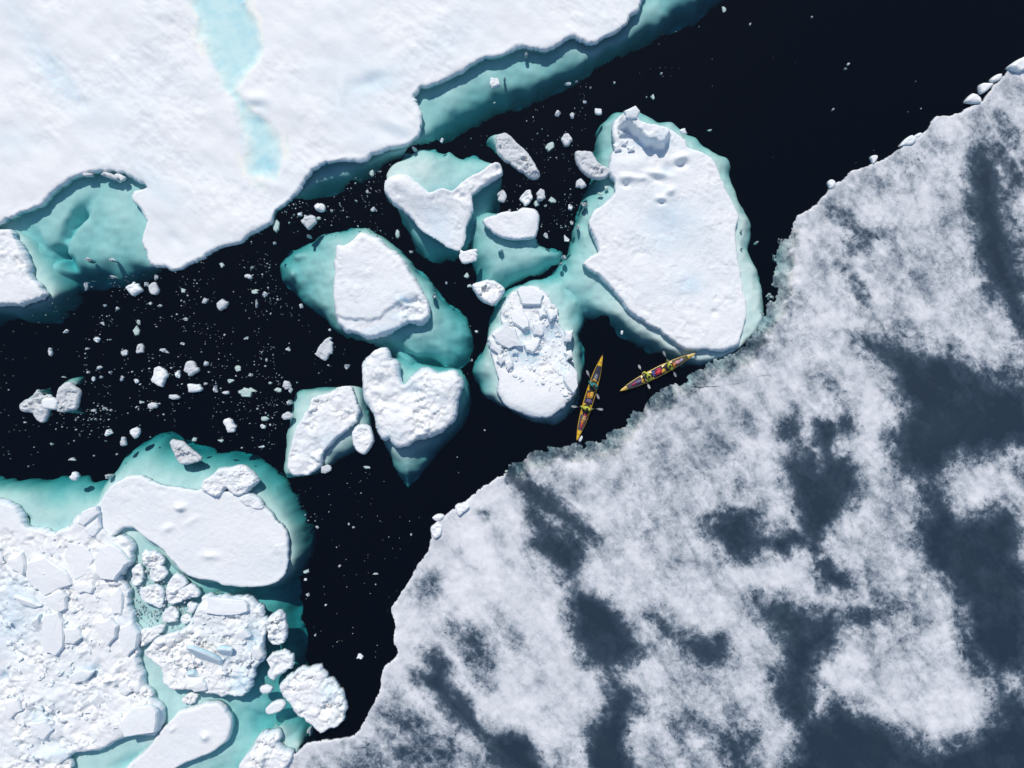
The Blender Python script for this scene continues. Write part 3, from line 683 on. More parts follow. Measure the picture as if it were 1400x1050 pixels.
L_LUMP = 'rough mound of white rubble with dark blue tilted slabs, lower left centre'
floe('ice_floe', L_LUMP, 'ice floe',
     [(281, 813), (300, 816), (320, 818), (339, 818), (353, 834), (363, 851), (360, 882), (360, 902), (346, 923), (343, 940), (329, 952), (302, 954), (285, 947), (261, 942), (237, 945), (223, 937), (219, 916), (204, 903), (195, 896), (206, 882), (226, 872), (254, 861), (264, 848), (271, 830)], z=0.5, seed=24, relief='rubble', amp=0.75, edge=0.18, blocksize=.8,
     bumps=[(310, 835, 40, 18, 0, .2), (325, 940, 16, 26, 20, -.25), (348, 875, 6, 20, 0, -.4), (235, 910, 30, 30, 0, -.15)], tones=[(330, 935, 16, 24, 0, .5), (345, 875, 10, 30, 0, .35), (303, 895, 20, 12, 0, .3)])
for q, t, ti, tw, li in (([(261, 884), (270, 881), (289, 890), (303, 901), (304, 917), (289, 920), (271, 908)], .13, 50, 195, .30), ([(296, 888), (308, 884), (320, 885), (314, 899), (303, 901)], .12, 50, 185, .25), ([(252, 923), (264, 920), (271, 926), (262, 929)], .12, 50, 180, .12),
                         ([(345, 884), (356, 880), (360, 896), (352, 904), (343, 898)], .5, 10, 160, .1), ([(282, 816), (335, 821), (340, 836), (318, 842), (280, 838)], .4, 5, 0, .02), ([(320, 866), (334, 858), (342, 870), (330, 880)], .4, 15, 200, .1), ([(255, 938), (276, 930), (282, 944), (264, 948)], .35, 10, 180, .1)):
    slab(L_LUMP, q, t, ti, tw, lift=li, tone=0.3 if ti > 40 else 0.0)  # steep slabs are blue ice; the tone also puts their shade into the colour
strew(L_LUMP, [(270, 830), (350, 840), (358, 900), (330, 940), (240, 940), (210, 900)], 130, 3, 9, 8, th=(.1, .25))
floe('ice_floe', 'ragged white knob of ice touching the right side of the rubble mound', 'ice floe', [(363, 852), (370, 842), (381, 836), (388, 845), (390, 858), (389, 875), (377, 885), (366, 877)], z=0.5, seed=25, relief='rubble', blocksize=.5, s=0.05, edge=0.15)
floe('ice_floe', 'notched white chunk below the ragged knob, right of the rubble mound', 'ice floe', [(361, 903), (376, 893), (399, 897), (395, 914), (378, 925), (374, 933), (364, 926), (366, 915)], z=0.35, seed=26, relief='rubble', blocksize=.5, amp=.8, s=0.05, edge=0.13, bumps=[(378, 912, 4, 8, -40, -.3)])
floe('ice_chunk', 'small smooth oval chunk below the notched white chunk', 'ice chunk', [(356, 942), (364, 938), (371, 942), (367, 948), (358, 948)], z=0.2, seed=27, s=0.05, edge=0.03)
floe('ice_chunk', 'oblong smooth chunk left of the round cobbled floe', 'ice chunk', [(363, 970), (372, 962), (386, 959), (389, 965), (382, 973), (370, 977), (364, 976)], z=0.25, seed=28, s=0.05, edge=0.03)
floe('ice_floe', 'round cobbled white floe near the lower tip of the dark channel', 'ice floe', [(383, 938), (394, 930), (405, 918), (413, 913), (425, 914), (438, 911), (449, 926), (458, 938), (466, 951), (471, 971), (466, 988), (449, 995), (439, 999), (422, 988), (402, 975), (388, 951)], z=0.5, seed=29, relief='rubble', amp=0.85, edge=0.16, blocksize=0.55, tones=[(452, 945, 16, 20, -30, .35)],
     foot=dict(px=[(383, 938), (411, 910), (440, 910), (470, 955), (473, 985), (455, 1003), (425, 1000), (398, 980)], d0=0.4, rough=0.1))
floe('ice_floe', 'long smooth oval floe at the bottom edge, lower left', 'ice floe', [(178, 1046), (206, 1019), (226, 992), (240, 978), (254, 971), (288, 963), (302, 966), (315, 988), (309, 1012), (288, 1029), (267, 1038), (240, 1050), (215, 1078), (185, 1090), (160, 1070)], z=0.4, seed=30, amp=0.7, edge=0.06, bumps=[(281, 1007, 5, 5, 0, .3), (236, 997, 6, 3, 40, .12)],
     foot=dict(px=[(170, 1050), (200, 1015), (225, 984), (255, 964), (290, 956), (312, 962), (324, 988), (316, 1016), (290, 1038), (240, 1066), (190, 1100), (160, 1080)], d0=0.35, rough=0.1))
floe('ice_floe', 'craggy white floe at the bottom edge beside the grey ice corner', 'ice floe', [(326, 1048), (343, 1026), (350, 1010), (358, 1004), (378, 1001), (384, 1010), (378, 1018), (390, 1026), (404, 1026), (396, 1044), (372, 1075), (330, 1085)], z=0.5, seed=31, relief='rubble', amp=.8, edge=0.14,
     foot=dict(px=[(320, 1048), (340, 1018), (352, 1002), (380, 990), (405, 988), (416, 998), (418, 1018), (400, 1050), (370, 1090), (320, 1095)], d0=0.3, rough=0.1))
for lab, q, zz in (('wide slushy plate left of the gap between flat floe and rubble mound', [(192, 806), (206, 800), (222, 806), (220, 828), (212, 830), (194, 820)], .22), ('broken plate with a pointed top under the flat floe edge', [(228, 800), (240, 785), (254, 797), (246, 806), (262, 800), (272, 810), (270, 818), (246, 822), (232, 828), (227, 815)], .25),
                   ('small rounded chunk left of the rubble mound top corner', [(253, 826), (262, 823), (270, 831), (262, 841), (255, 836)], .25), ('smaller rounded chunk just below the rounded one by the mound', [(248, 845), (255, 841), (259, 848), (254, 854), (248, 852)], .22),
                   ('crumbled chunk in the turquoise gap left of the rubble mound', [(222, 838), (232, 830), (241, 836), (240, 848), (230, 852), (220, 850)], .22), ('slushy strip bridging the rubble field and the rubble mound', [(190, 866), (206, 858), (222, 856), (220, 864), (206, 876), (192, 884)], .25),
                   ('flat oval plate off the lower edge of the rubble mound', [(248, 955), (260, 948), (272, 950), (266, 960), (252, 963)], .12), ('narrow ragged plate along the broken notch of the flat floe', [(192, 758), (208, 752), (224, 764), (214, 776), (198, 776)], .22),
                   ('ragged white lump in the notch beside the flat plate', [(180, 775), (192, 770), (196, 784), (190, 800), (180, 798)], .2), ('white lump in the slush below the flat floe notch', [(206, 776), (220, 775), (226, 786), (214, 794), (204, 788)], .18),
                   ('little plate lying in the shadow gap near the bottom left', [(20, 1040), (48, 1030), (62, 1042), (40, 1056), (18, 1056)], .3), ('wide low plate at the bottom edge under the rubble field', [(70, 1046), (92, 1038), (98, 1048), (86, 1062), (68, 1060)], .3),
                   ('small sunlit knob below the rubble field corner plate', [(186, 940), (198, 938), (208, 950), (200, 958), (190, 954)], .35)):
    floe('ice_chunk', lab, 'ice chunk', q, z=zz, seed=hash(q[0]) % 50 + 40, relief='rubble', blocksize=.5, amp=0.7, s=0.05, edge=0.13, rim=.08, wall=.08)

# ------------------------------------------------------------------ the thin grey melting sheet, lower right
S2 = [(1400, 79), (1384, 91), (1376, 99), (1360, 116), (1343, 137), (1319, 151), (1311, 156), (1280, 161), (1268, 178), (1252, 189), (1229, 206), (1211, 215), (1191, 226), (1163, 235), (1156, 243), (1136, 257), (1125, 269), (1108, 286), (1091, 295), (1084, 319), (1072, 333), (1069, 360), (1066, 403),
      (1050, 427), (1036, 458), (1013, 482), (982, 496), (961, 510), (940, 527), (915, 534), (891, 551), (867, 571), (843, 599), (809, 611), (761, 616), (734, 626), (703, 640), (691, 647), (665, 664), (631, 688), (614, 702), (593, 717), (588, 748), (573, 772), (555, 803), (537, 829), (541, 855), (538, 878), (545, 892), (525, 916),
      (518, 947), (500, 985), (480, 1007), (446, 1012), (418, 1019), (394, 1040), (375, 1062), (340, 1120), (300, 1450), (1800, 1450), (1800, -100), (1520, 15), (1440, 50)]
# waterlogged patches: outline, edge width in px, strength
MELT = [
    ([(1090, 310), (1200, 240), (1330, 160), (1420, 120), (1420, 460), (1330, 470), (1200, 440), (1100, 470)], 60, .20), ([(840, 640), (960, 560), (1010, 700), (900, 760)], 50, .22), ([(880, 900), (1010, 880), (1010, 1060), (880, 1060)], 40, .25), ([(1180, 640), (1260, 660), (1250, 880), (1170, 860)], 40, .22),
    ([(1340, 195), (1352, 208), (1366, 226), (1372, 258), (1376, 300), (1388, 340), (1396, 380), (1404, 410), (1404, 455), (1388, 438), (1366, 408), (1349, 380), (1336, 340), (1329, 290), (1325, 242), (1334, 218)], 12, 1),
    ([(1358, 200), (1375, 215), (1397, 248), (1390, 254), (1372, 240)], 8, .9), ([(1336, 150), (1380, 150), (1400, 200), (1380, 215), (1350, 200)], 22, .45),
    ([(1140, 284), (1152, 290), (1178, 315), (1196, 332), (1190, 340), (1165, 318), (1146, 300)], 7, .8), ([(1153, 328), (1162, 335), (1168, 346), (1160, 344)], 5, .7),
    ([(1150, 362), (1158, 366), (1172, 388), (1186, 402), (1178, 414), (1164, 398), (1150, 375)], 7, .8), ([(1188, 312), (1215, 320), (1225, 330), (1200, 328)], 8, .5),
    ([(1180, 460), (1222, 470), (1263, 482), (1294, 480), (1314, 497), (1328, 507), (1346, 506), (1356, 517), (1377, 526), (1410, 522), (1410, 600), (1385, 606), (1372, 622), (1330, 618), (1302, 625), (1288, 642), (1283, 662), (1292, 684), (1312, 702), (1346, 703), (1375, 692), (1392, 700), (1396, 760), (1410, 780), (1410, 900), (1385, 920), (1378, 945), (1410, 960),
      (1410, 1080), (1060, 1090), (1085, 1040), (1092, 1000), (1118, 975), (1146, 966), (1174, 976), (1222, 1004), (1263, 1028), (1321, 1011), (1355, 994), (1366, 978), (1362, 937), (1331, 896), (1314, 851), (1311, 820), (1290, 793), (1266, 772), (1253, 741), (1268, 700), (1268, 656), (1249, 648), (1228, 633), (1222, 600), (1242, 556), (1222, 538), (1218, 510), (1190, 480)], 12, 1),
    ([(1400, 900), (1800, 900), (1800, 1450), (1000, 1450), (1080, 1080), (1400, 1060)], 30, .9), ([(1410, 420), (1800, 400), (1800, 700), (1410, 640)], 30, .8),
    ([(1067, 582), (1085, 567), (1100, 590), (1101, 603), (1068, 597)], 8, .9),
    ([(1112, 576), (1140, 580), (1160, 571), (1165, 582), (1139, 606), (1153, 623), (1174, 654), (1170, 678), (1146, 708), (1128, 735), (1120, 760), (1140, 770), (1160, 790), (1166, 805), (1150, 812), (1128, 800), (1118, 770), (1098, 735), (1091, 705), (1081, 671), (1067, 636), (1085, 617), (1112, 622), (1122, 640), (1116, 606)], 9, .95),
    ([(1105, 492), (1118, 496), (1140, 520), (1156, 545), (1148, 556), (1125, 548), (1112, 520)], 13, .42),
    ([(958, 717), (989, 704), (1023, 697), (1033, 717), (1050, 731), (1080, 722), (1105, 728), (1100, 745), (1064, 754), (1019, 760), (995, 760), (975, 738)], 9, .95),
    ([(990, 612), (1010, 608), (1005, 625), (992, 628)], 10, .45), ([(1010, 670), (1030, 668), (1040, 700), (1015, 705)], 14, .5),
    ([(1026, 817), (1050, 822), (1071, 820), (1098, 837), (1139, 838), (1175, 840), (1200, 835), (1180, 852), (1160, 850), (1146, 872), (1126, 896), (1108, 925), (1118, 958), (1092, 1000), (1078, 980), (1054, 951), (1068, 909), (1071, 872), (1040, 844)], 10, .92),
    ([(1210, 830), (1232, 820), (1240, 850), (1225, 880), (1205, 875)], 16, .5), ([(1185, 790), (1215, 800), (1240, 830), (1225, 838), (1190, 812)], 16, .42),
    ([(968, 990), (1000, 1000), (1033, 992), (1024, 1020), (1020, 1060), (1000, 1060), (985, 1015)], 12, .8), ([(918, 990), (940, 1000), (935, 1012), (915, 1005)], 10, .6),
    ([(886, 843), (905, 850), (925, 862), (961, 868), (989, 875), (999, 903), (968, 909), (941, 896), (918, 874), (900, 862)], 8, .9),
    ([(696, 645), (716, 650), (745, 675), (785, 703), (814, 736), (796, 736), (766, 713), (734, 690), (708, 664)], 8, .95), ([(722, 660), (740, 640), (760, 655), (790, 690), (770, 690)], 16, .30),
    ([(732, 696), (744, 720), (766, 730), (789, 741), (793, 760), (786, 789), (809, 810), (840, 837), (867, 861), (886, 886), (858, 903), (835, 910), (845, 925), (868, 955), (876, 968), (854, 990), (852, 1019), (864, 1060), (806, 1060), (806, 1000), (826, 982), (834, 945), (823, 915), (809, 903), (789, 876), (782, 851), (782, 820), (771, 780), (747, 766), (727, 752), (736, 730), (726, 700)], 9, 1),
    ([(583, 891), (598, 892), (615, 923), (626, 947), (658, 985), (679, 1008), (700, 1004), (717, 1012), (750, 1060), (690, 1060), (665, 1020), (624, 985), (597, 957), (573, 940), (568, 923), (586, 916)], 8, 1),
    ([(470, 1060), (490, 1035), (520, 1008), (545, 955), (580, 975), (620, 1000), (650, 1030), (660, 1060)], 18, .62), ([(690, 1055), (800, 1055), (780, 1120), (400, 1120), (470, 1060)], 25, .6),
    ([(612, 846), (634, 857), (650, 875), (664, 895), (667, 910), (652, 910), (636, 892), (622, 872)], 9, .8), ([(643, 914), (655, 922), (664, 938), (652, 936)], 6, .7),
    ([(664, 846), (678, 846), (680, 858), (668, 860)], 8, .4), ([(684, 866), (702, 866), (706, 884), (690, 890)], 9, .45), ([(566, 795), (593, 792), (604, 815), (585, 822)], 12, .5), ([(655, 700), (664, 700), (662, 706)], 4, .6),
    ([(1200, 216), (1240, 200), (1270, 188), (1278, 215), (1245, 250), (1210, 240)], 20, .42), ([(1115, 275), (1140, 262), (1160, 290), (1130, 300)], 16, .28), ([(1225, 290), (1260, 290), (1270, 340), (1235, 330)], 22, .25),
    ([(890, 830), (905, 830), (915, 850), (895, 850)], 8, .5), ([(880, 718), (905, 722), (900, 740), (880, 735)], 16, .4), ([(1060, 420), (1085, 400), (1110, 420), (1090, 460), (1055, 460)], 22, .36), ([(1190, 430), (1240, 440), (1290, 470), (1230, 485), (1190, 470)], 18, .45),
    ([(1376, 230), (1440, 100), (1440, 260)], 14, .4), ([(860, 620), (890, 600), (900, 640), (870, 650)], 26, .28), ([(1000, 560), (1020, 555), (1030, 575), (1005, 580)], 14, .3),
]
SOFT = [(1068, 350, 34), (1070, 395, 30), (1040, 450, 42), (990, 492, 36), (945, 523, 24), (905, 545, 24), (868, 572, 18), (835, 602, 26), (790, 613, 30), (745, 622, 24), (706, 641, 14)]

def grey_sheet():
    z = 0.07
    P = catmull(poly_w(S2, z), 3)
    lo, hi = P.min(0) - .4, P.max(0) + .4
    s = 0.105
    xs = axis(lo[0], hi[0], s, FX0, FX1); ys = axis(lo[1], hi[1], s, FY0, FY1)
    X, Y = np.meshgrid(xs, ys)
    sd = sdf(P, X, Y)
    soft = np.zeros(X.shape)
    for q in SOFT: soft = np.maximum(soft, gauss(X, Y, (q[0], q[1], q[2], q[2], 0, 1), 0))
    sd = sd + (0.09 + 0.45 * soft) * fbm(X, Y, 1.1, 5, 301, 0.62) - 0.35 * soft
    V, T, N, bnd, e = grid_solid(sd, xs, ys)
    x, y = V.T
    ein = np.maximum(-e, 0)
    soft = np.zeros(len(x))
    for q in SOFT: soft = np.maximum(soft, gauss(x, y, (q[0], q[1], q[2], q[2], 0, 1), 0))
    wx = x + 0.22 * fbm(x, y, 1.2, 4, 311, .6); wy = y + 0.22 * fbm(x, y, 1.2, 4, 317, .6)
    m = np.full(len(x), -1.0)
    for poly, w, st in MELT:
        Q = catmull(poly_w(poly, z), 2); r = w * U * 2.1
        a, b = Q.min(0) - 2 * r, Q.max(0) + 2 * r
        k = np.where((wx > a[0]) & (wx < b[0]) & (wy > a[1]) & (wy < b[1]))[0]
        if not len(k): continue
        f = np.clip((0.16 - sdf(Q, wx[k], wy[k])) / r, -1, 1)
        f = (f * 0.5 + 0.5) * st * 2 - 1
        m[k] = np.maximum(m[k], f)
    snowy = sstep(0.3, -0.5, m)
    h = z + snowy * (0.05 + 0.035 * fbm(x, y, 0.9, 4, 330) + 0.03 * fbm(x, y, 3, 2, 334))
    edge_up = sstep(0.5, 0.0, ein) * (1 - np.clip(soft * 1.5, 0, 1)) * (0.05 + 0.06 * fbm(x, y, 1.2, 3, 340))
    h = np.maximum(h + np.maximum(edge_up, 0), 0.03)
    dip = sstep(1.9, 0.0, ein) * np.clip(soft * 1.25, 0, 1)
    h = h - dip * (0.42 + 0.25 * fbm(x, y, 1.6, 3, 345, .45))
    m = np.maximum(m, np.clip(dip * 1.6, 0, 1) * 0.75 - 1)
    m = np.where(edge_up > 0.02, m - edge_up * 5, m)
    V3 = [np.column_stack([x, y, h])]; TT = [T]
    bi = np.unique(bnd); k = np.full(len(x), -1); k[bi] = np.arange(len(bi)); nb = len(bi); base = len(x); ms = [m]
    for j, (zz, off) in enumerate(((np.minimum(0, h[bi] - .04), .04), (np.minimum(0, h[bi]) - .25, -.3))):
        V3.append(np.column_stack([x[bi] + N[bi, 0] * off, y[bi] + N[bi, 1] * off, zz])); ms.append(np.maximum(m[bi], -.4))
        A, B = bnd.T
        pa, pb = (A, B) if j == 0 else (base - nb + k[A], base - nb + k[B])
        qa, qb = base + k[A], base + k[B]
        TT += [np.stack([pb, pa, qa], 1), np.stack([pb, qa, qb], 1)]; base += nb
    mt, nt, out = new_mat('waterlogged_grey_ice')
    pos = nd(nt, 'ShaderNodeNewGeometry').outputs['Position']
    def dot(ax):
        n = nt.nodes.new('ShaderNodeVectorMath'); n.operation = 'DOT_PRODUCT'; nt.links.new(pos, n.inputs[0]); n.inputs[1].default_value = ax; return n.outputs['Value']
    cmb = nt.nodes.new('ShaderNodeCombineXYZ')
    nt.links.new(dot((.24, -.31, 0)), cmb.inputs[0]); nt.links.new(dot((.79, .61, 0)), cmb.inputs[1])
    pw = cmb.outputs[0]                        # drawn out along the wind
    n0 = noise(nt, pw, 0.85, 7, 0.64, 0.5); n1 = noise(nt, pos, 0.55, 8, 0.66, 0.4); n2 = noise(nt, pos, 2.6, 6, 0.68, 0.5); n3 = noise(nt, pos, 0.10, 3, 0.55); n4 = noise(nt, pos, 11.0, 3, 0.6)
    at = attr(nt, 'melt')
    mm = math_(nt, 'MULTIPLY_ADD', at, 0.36, 0.535)
    calm = math_(nt, 'MULTIPLY_ADD', math_(nt, 'MAXIMUM', at, 0.0), -0.42, 1.0)
    d0 = math_(nt, 'MULTIPLY', math_(nt, 'SUBTRACT', n0, 0.5), 0.80)
    d1 = math_(nt, 'MULTIPLY', math_(nt, 'SUBTRACT', n1, 0.5), 0.70)
    d2 = math_(nt, 'MULTIPLY', math_(nt, 'SUBTRACT', n2, 0.5), 0.42)
    d3 = math_(nt, 'MULTIPLY', math_(nt, 'SUBTRACT', n3, 0.5), 0.45)
    d4 = math_(nt, 'MULTIPLY', math_(nt, 'SUBTRACT', n4, 0.5), 0.13)
    vo = nt.nodes.new('ShaderNodeTexVoronoi'); vo.feature = 'SMOOTH_F1'; vo.normalize = True
    for k_, v_ in (('Scale', 1.15), ('Detail', 3.0), ('Roughness', 0.55), ('Smoothness', 0.35)): vo.inputs[k_].default_value = v_
    dis = nt.nodes.new('ShaderNodeVectorMath'); dis.operation = 'MULTIPLY_ADD'
    nz = nd(nt, 'ShaderNodeTexNoise', Scale=1.3, Detail=4.0); nt.links.new(pos, nz.inputs['Vector'])
    nt.links.new(nz.outputs['Color'], dis.inputs[0]); dis.inputs[1].default_value = (.9, .9, 0); nt.links.new(pos, dis.inputs[2])
    nt.links.new(dis.outputs[0], vo.inputs['Vector'])
    d5 = math_(nt, 'MULTIPLY', math_(nt, 'SUBTRACT', vo.outputs['Distance'], 0.33), 0.28)
    dd = d0
    for q in (d1, d2, d3, d4, d5): dd = math_(nt, 'ADD', dd, q)
    v = math_(nt, 'MULTIPLY_ADD', dd, calm, mm)
    rim = math_(nt, 'SUBTRACT', 1.0, math_(nt, 'ABSOLUTE', at), clamp=True)
    v = math_(nt, 'MULTIPLY_ADD', math_(nt, 'ADD', d1, d2), math_(nt, 'MULTIPLY', rim, 0.9), v)
    # little melt holes, only where the snow is already thin
    thin = math_(nt, 'SUBTRACT', 1.0, math_(nt, 'ABSOLUTE', math_(nt, 'MULTIPLY', math_(nt, 'ADD', at, 0.35), 1.5)), clamp=True)
    hole = math_(nt, 'MULTIPLY', math_(nt, 'SUBTRACT', noise(nt, pos, 4.2, 2, 0.5, 0.6), 0.60), 6.0, clamp=True)
    v = math_(nt, 'MULTIPLY_ADD', math_(nt, 'MULTIPLY', hole, thin), 0.26, v)
    c = ramp(nt, v, [(0.0, (0.84, 0.845, 0.86)), (0.18, (0.70, 0.715, 0.74)), (0.32, (0.50, 0.53, 0.56)), (0.44, (0.29, 0.33, 0.375)), (0.55, (0.120, 0.158, 0.200)), (0.66, (0.046, 0.074, 0.106)), (0.90, (0.019, 0.037, 0.060))])
    n5 = noise(nt, pos, 0.22, 5, 0.6, 0.8)
    tint = math_(nt, 'MULTIPLY', math_(nt, 'SUBTRACT', n5, 0.50), 3.0, clamp=True)
    c = mixc(nt, math_(nt, 'MULTIPLY', tint, 0.20), c, (0.06, 0.11, 0.13))
    p = nd(nt, 'ShaderNodeBsdfPrincipled', Roughness=0.55); p.inputs['Specular IOR Level'].default_value = 0.25
    nt.links.new(c, p.inputs['Base Color'])
    b = nd(nt, 'ShaderNodeBump', Strength=0.35, Distance=0.06)
    nt.links.new(n2, b.inputs['Height']); nt.links.new(b.outputs[0], p.inputs['Normal'])
    nt.links.new(p.outputs[0], out.inputs[0])
    M['melt'] = mt
    me = mesh_arrays('grey_ice_sheet', np.concatenate(V3), np.concatenate(TT), mt, {'melt': np.concatenate(ms)})
    FOOT.append(poly_w(S2, 0))
    return link('grey_ice_sheet', me, label='thin grey mottled ice sheet with dark waterlogged patches, right side', cat='ice sheet')
gs = grey_sheet()

# hairline crack in the grey sheet
cr = np.array([W(p, .1) for p in [(944, 526), (958, 527.5), (975, 528), (992, 526.5), (1008, 524), (1024, 519), (1040, 513.5), (1052, 512)]])
V, F = [], []
for i, p in enumerate(cr):
    t = cr[min(i + 1, len(cr) - 1)] - cr[max(i - 1, 0)]; t = t / np.hypot(*t); n_ = np.array([-t[1], t[0]]) * 0.0045
    V += [(p[0] + n_[0], p[1] + n_[1], 0.135), (p[0] - n_[0], p[1] - n_[1], 0.135), (p[0] + n_[0], p[1] + n_[1], 0.05), (p[0] - n_[0], p[1] - n_[1], 0.05)]
    if i: a = 4 * i - 4; b = 4 * i; F += [(a, a + 1, b + 1, b), (a, b, b + 2, a + 2), (a + 1, a + 3, b + 3, b + 1)]
me = bpy.data.meshes.new('crack'); me.from_pydata(V, [], F); me.materials.append(plain('wet_crack', (.46, .48, .51), .5)); me.update()
link('crack', me, parent=gs)

for lab, q, zz in (('largest white wedge of ice on the upper right edge of the grey sheet', [(1382, 90), (1392, 82), (1404, 76), (1430, 66), (1425, 84), (1402, 94), (1396, 96)], .5), ('small white wedge on the grey sheet edge, second from the top right', [(1357, 107), (1364, 101), (1371, 100), (1369, 107), (1360, 110)], .35),
                   ('white wedge on the grey sheet edge, third from the top right', [(1342, 117), (1346, 113), (1360, 113), (1353, 121), (1344, 126)], .4), ('fan shaped white wedge on the grey sheet edge, fourth from the top right', [(1322, 137), (1331, 127), (1341, 131), (1343, 139), (1330, 139)], .4),
                   ('ragged white lump on the grey sheet edge right of the open dark water', [(1231, 199), (1238, 190), (1248, 184), (1254, 189), (1250, 196), (1240, 198)], .35), ('small knob of white ice on the grey sheet edge beside the ragged lump', [(1191, 214), (1196, 211), (1202, 212), (1199, 219), (1195, 223)], .3),
                   ('rounded white knob at the bend of the grey sheet edge', [(1133, 249), (1137, 245), (1142, 247), (1143, 253), (1136, 257)], .3), ('pale flake of ice on the grey sheet edge above the ragged lump', [(1251, 186), (1256, 182), (1262, 182), (1260, 187), (1254, 188)], .2),
                   ('cluster of white knobs on the grey sheet edge in the middle of the channel', [(622, 694), (626, 690), (636, 690), (641, 694), (634, 701), (628, 706), (624, 700)], .4), ('thin white flake on the left tip of the grey sheet', [(591, 708), (600, 704), (606, 706), (600, 712), (594, 711)], .3),
                   ('rounded white lump below the flake on the left tip of the grey sheet', [(590, 722), (597, 717), (604, 720), (602, 732), (595, 736), (590, 729)], .35), ('small white chunk beside the bow of the upright kayak', [(791.5, 601), (794.5, 596.5), (797, 597.5), (795, 603), (792, 604.5)], .15)):
    floe('ice_chunk', lab, 'ice chunk', q, z=zz, seed=int(q[0][0]) % 60 + 40, relief='lumpy', amp=0.5, s=0.05, edge=0.04, rim=.12, wall=.06)

# ------------------------------------------------------------------ loose chunks: x, y, width, height, faint (lying just under the surface)
Z4 = [(530, 145, 60, 50, 0), (610, 145, 35, 45, 0), (880, 210, 45, 40, 0), (820, 193, 25, 25, 0), (990, 95, 35, 28, 0), (1058, 170, 25, 22, 0), (1015, 155, 30, 20, 1), (725, 150, 30, 25, 1), (537, 312, 28, 40, 1), (545, 280, 18, 22, 1), (553, 383, 34, 45, 0), (497, 400, 28, 30, 0), (388, 350, 25, 25, 0), (262, 315, 22, 20, 0),
      (193, 395, 14, 38, 0), (632, 490, 58, 80, 0), (712, 487, 28, 30, 0), (757, 463, 52, 48, 0), (770, 545, 55, 46, 0), (692, 578, 45, 24, 0), (605, 612, 40, 28, 0), (905, 692, 62, 55, 0), (980, 560, 70, 40, 1), (1290, 385, 58, 100, 0, -35), (983, 343, 18, 18, 0), (823, 443, 20, 26, 0), (945, 465, 32, 28, 1), (915, 515, 30, 24, 1),
      (890, 560, 42, 22, 0), (1140, 528, 30, 34, 0), (1158, 548, 20, 24, 0), (1105, 550, 30, 18, 1), (437, 722, 32, 32, 0), (535, 720, 40, 40, 0), (487, 755, 22, 35, 0), (385, 775, 18, 20, 0), (420, 837, 25, 16, 0), (290, 825, 30, 12, 0), (295, 893, 35, 34, 0), (95, 925, 28, 28, 0), (240, 880, 14, 16, 0), (238, 905, 12, 20, 0), (770, 748, 22, 20, 1),
      (875, 752, 22, 16, 1), (1050, 665, 35, 20, 1), (1048, 695, 22, 18, 0), (1018, 808, 14, 14, 0), (1298, 865, 36, 36, 0), (345, 135, 18, 30, 0), (350, 30, 26, 20, 0), (447, 30, 26, 16, 0), (450, 100, 22, 18, 0), (397, 460, 24, 14, 0), (352, 478, 14, 12, 0), (372, 505, 16, 18, 0), (405, 497, 14, 12, 0), (442, 480, 14, 12, 0), (487, 503, 16, 22, 0),
      (545, 513, 20, 20, 0), (650, 390, 24, 20, 0), (668, 398, 14, 12, 0), (728, 365, 18, 12, 0), (600, 205, 12, 12, 0), (470, 225, 14, 14, 0), (418, 212, 12, 12, 0), (640, 213, 12, 12, 0), (410, 285, 18, 14, 0), (1024, 205, 8, 30, 0), (1200, 215, 18, 20, 0), (1108, 188, 10, 10, 0), (1315, 310, 12, 12, 0), (1150, 388, 18, 20, 0), (1062, 430, 10, 14, 0),
      (1000, 490, 20, 14, 0), (1075, 520, 16, 14, 1), (820, 525, 14, 14, 0), (862, 548, 18, 30, 0), (635, 603, 10, 8, 0), (558, 597, 20, 18, 1), (375, 630, 20, 14, 0), (415, 622, 10, 14, 0), (443, 630, 10, 10, 0), (1045, 775, 22, 14, 0), (975, 780, 14, 10, 0), (585, 128, 20, 18, 0), (740, 268, 20, 14, 0), (350, 385, 16, 10, 0), (245, 497, 20, 8, 1), (1150, 600, 18, 22, 0), (1145, 653, 40, 22, 0),
      (625, 100, 14, 24, 0), (100, 678, 10, 8, 0), (205, 765, 12, 10, 0), (430, 893, 30, 18, 0), (455, 885, 14, 24, 0), (205, 950, 14, 12, 0), (595, 700, 10, 8, 0), (1385, 455, 20, 24, 0), (880, 48, 20, 22, 1), (1005, 60, 14, 12, 0)]
Z2 = [(570, 328, 45, 48, 0), (612, 315, 10, 14, 0), (865, 335, 24, 14, 0), (822, 453, 24, 28, 0), (880, 460, 22, 24, 0), (858, 552, 48, 44, 0), (988, 443, 28, 34, 0), (932, 407, 16, 12, 0), (1205, 382, 20, 22, 1), (1238, 293, 10, 10, 0), (1050, 330, 10, 8, 0), (795, 580, 36, 40, 1), (700, 785, 45, 55, 0), (758, 775, 32, 42, 0), (738, 808, 26, 26, 1),
      (802, 795, 30, 24, 1), (605, 780, 35, 48, 0), (917, 735, 42, 40, 0), (873, 825, 28, 25, 0), (930, 815, 32, 20, 0), (922, 866, 12, 40, 0, -25), (778, 940, 22, 26, 0), (858, 950, 30, 28, 0), (775, 820, 10, 10, 0), (632, 840, 12, 10, 0), (880, 888, 14, 18, 0), (362, 560, 16, 18, 0), (252, 590, 18, 12, 0), (80, 685, 18, 34, 1), (65, 765, 18, 14, 0),
      (87, 835, 20, 18, 0), (182, 930, 20, 34, 1), (240, 1003, 14, 16, 0), (465, 1020, 72, 58, 0), (597, 998, 20, 12, 0), (700, 216, 16, 16, 0), (1020, 745, 26, 14, 1), (995, 770, 22, 16, 1), (905, 905, 14, 20, 0), (1040, 790, 14, 12, 0), (20, 800, 10, 10, 0), (900, 325, 10, 8, 0), (570, 405, 18, 8, 1), (955, 350, 8, 8, 0)]
